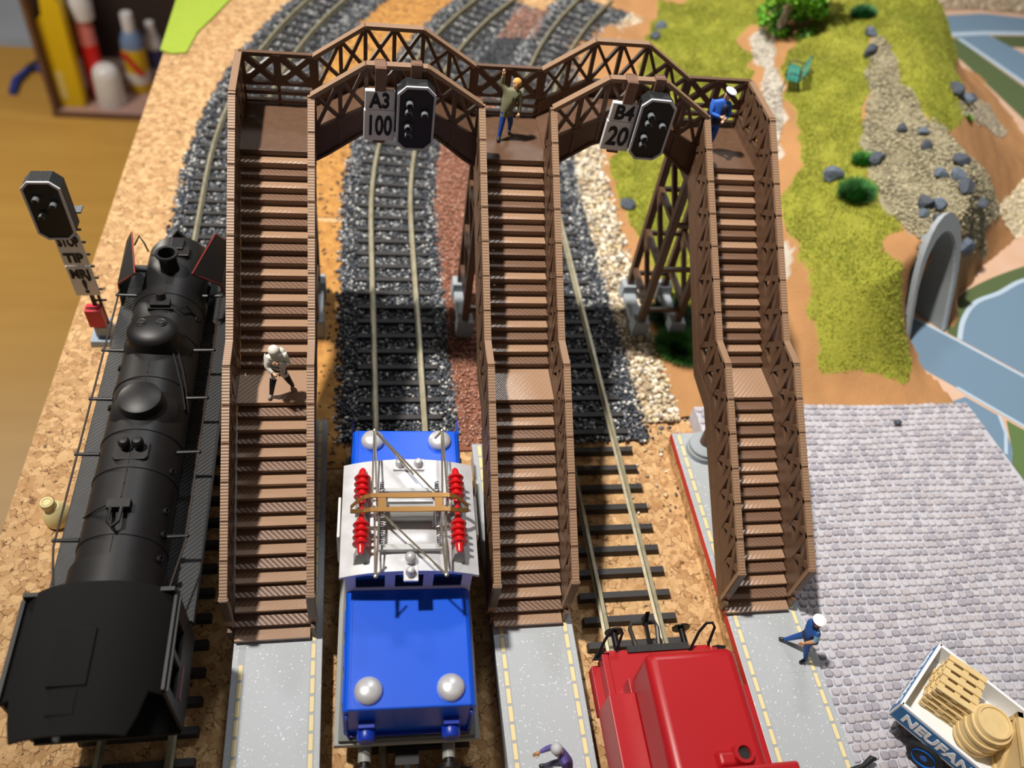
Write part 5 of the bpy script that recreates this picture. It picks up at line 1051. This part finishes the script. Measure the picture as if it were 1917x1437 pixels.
for s in (-1,1): MB().bar(Mc@Vector((-.66,s*.74,.12)),Mc@Vector((.66,s*.74,1.32)),.13,.07).build('brace', M_wood2, cr); MB().bar(Mc@Vector((s*.74,-.66,.12)),Mc@Vector((s*.74,.66,1.32)),.13,.07).build('brace', M_wood2, cr)
MB().bar(Mc@Vector((-.62,-.62,1.41)),Mc@Vector((.62,.62,1.41)),.13,.05).build('brace', M_wood2, cr)
hk = MB().tube([(12.1,-15.75,.99),(12.35,-15.5,1.06),(12.75,-15.42,1.1),(12.95,-15.36,1.12),(13.25,-15.2,1.16),(13.4,-15.2,1.08)],[.08,.09,.1,.07,.09,.05],10).build('hook', M_sigb, None, smooth=True); tag(hk, 'short black jointed hook lying across the yellow edge tiles of the right platform', 'hook')
ps = thing('bollard', 'small cream peg with a round head standing on the cork left of the steam locomotive', 'bollard', (-9.55,-5.85,0))
M_crm = mat('peg_cream', (222,208,150), .5); MB().lathe([(.34,0.0),(.40,.12),(.40,.3),(.3,.62),(.2,.72),(.16,.78),(.01,.8)],(-9.5,-5.95,0),20).build('peg_body', M_crm, ps, smooth=True)
MB().lathe([(.05,.7),(.19,.78),(.21,.9),(.19,1.0),(.12,1.04),(.1,1.01),(.01,1.01)],(-9.62,-5.95,0),18).build('peg_head', M_crm, ps, smooth=True)
# ================= things far below on the wooden floor =================
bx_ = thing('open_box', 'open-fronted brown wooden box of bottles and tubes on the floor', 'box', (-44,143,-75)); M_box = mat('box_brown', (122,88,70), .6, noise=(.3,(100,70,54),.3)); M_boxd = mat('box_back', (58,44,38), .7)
MB().box(-57.9,-57.2,133,155,-75,-40).build('side', M_box, bx_); MB().box(-26,-25.3,133,155,-75,-40).build('side', M_box, bx_); MB().box(-57.9,-25.3,133,155,-75,-74.3).build('bottom', mat('box_floor',(176,140,128),.6), bx_)
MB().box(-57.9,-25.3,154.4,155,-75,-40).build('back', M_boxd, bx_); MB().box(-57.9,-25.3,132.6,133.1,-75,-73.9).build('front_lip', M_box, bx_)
def tagged(o, lab, cat): return tag(o, lab, cat)
yb = thing('yellow_carton', 'tall yellow carton with a torn top in the open box', 'carton', (-54.5,137,-74.3)); M_yw = mat('carton_yellow', (226,190,20), .5)
MB().prism([(-57.0,-74.3),(-52.6,-74.3),(-52.2,-54.2),(-53.2,-52.2),(-55.4,-53.2),(-55.8,-56.4),(-57.0,-57.2)],135.2,138.2,'y').build('carton', M_yw, yb, bevel=.15); MB().box(-56.4,-55.0,135.1,135.2,-72.5,-67).build('label', mat('label_pale',(228,206,120),.6), yb)
rt = thing('red_tube', 'red glue tube with clear upper part and white cap in the open box', 'tube', (-51,139.5,-74.3)); M_rt = mat('tube_red', (206,26,30), .4)
MB().lathe([(1.6,-74.3),(1.7,-74),(1.75,-63.5),(1.7,-63.4)],(-50.6,140,0),20).build('tube', M_rt, rt, smooth=True); MB().lathe([(1.7,-63.4),(1.65,-60),(1.3,-58.6)],(-50.6,140,0),20).build('shoulder', mat('tube_pink',(222,130,128),.4), rt, smooth=True); MB().lathe([(1.9,-58.6),(2.1,-55.5),(1.4,-53.5),(.1,-53.3)],(-50.2,140,0),20).build('cap', mat('cap_pale',(214,212,216),.4), rt, smooth=True)
wc = thing('white_cup', 'glossy white rounded beaker at the front of the open box', 'cup', (-48.2,137.5,-74.3)); MB().lathe([(2.7,-74.3),(2.75,-74),(2.5,-68.5),(2.2,-67.2),(1.4,-66.5),(.1,-66.4)],(-48.0,137.6,0),24).build('beaker', mat('beaker_white',(224,222,222),.12), wc, smooth=True)
bt = thing('glue_bottle', 'yellow and red labelled bottle with blue shoulder and white cap', 'bottle', (-43.6,143,-74.3)); c_ = (-43.4,143,0)
MB().lathe([(2.1,-74.3),(2.2,-74),(2.2,-65.2)],c_,24).build('bottle_body', mat('bottle_yellow',(222,186,34),.4), bt, smooth=True); MB().lathe([(2.24,-72.2),(2.24,-70)],c_,24).build('white_band', mat('band_white',(220,214,210),.5), bt, smooth=True)
MB().lathe([(2.2,-65.2),(2.15,-64),(1.5,-62.4),(1.2,-62)],c_,24).build('shoulder', mat('bottle_blue',(112,134,172),.4), bt, smooth=True); MB().lathe([(1.15,-62),(1.15,-59),(1.0,-58.6),(.1,-58.6)],c_,20).build('cap', mat('cap_pale',(214,212,216),.4), bt, smooth=True)
MB().prism([(-45.6,-65.6),(-44.2,-65.6),(-41.6,-70),(-42.8,-70.2)],140.72,140.85,'y').build('red_stripe', mat('stripe_red',(196,40,34),.5), bt)
b2_ = thing('white_bottle', 'small white bottle with blue label behind the yellow bottle', 'bottle', (-41,147.5,-74.3)); c_ = (-40.6,147.5,0); MB().lathe([(1.6,-74.3),(1.65,-74),(1.65,-66),(1.0,-64.6),(.8,-62.4),(.1,-62.3)],c_,20).build('bottle_body', mat('bottle_white',(214,212,214),.4), b2_, smooth=True); MB().lathe([(1.68,-71.5),(1.68,-67.5)],c_,20).build('label', mat('label_blue',(70,74,140),.5), b2_, smooth=True)
pl = thing('pliers', 'blue-handled pliers lying on the wooden floor left of the open box', 'pliers', (-65,146,-75)); M_pb = mat('handle_blue', (48,66,148), .45)
for P in (((-66.6,139.5,-74.4),(-66.9,143.5,-74.2),(-65.6,148.5,-74.2)),((-60.4,143.6,-74.4),(-61.2,146,-74.2),(-64.6,149.3,-74.2))): MB().tube(P,[.75,.8,.55],10).build('handle', M_pb, pl, smooth=True)
MB().tube([(-65.6,148.2,-74.3),(-64.6,150.5,-74.3),(-64.4,153.5,-74.3)],[.9,.8,.3],10).build('jaw', mat('pliers_steel',(96,92,86),.4,.7), pl, smooth=True)
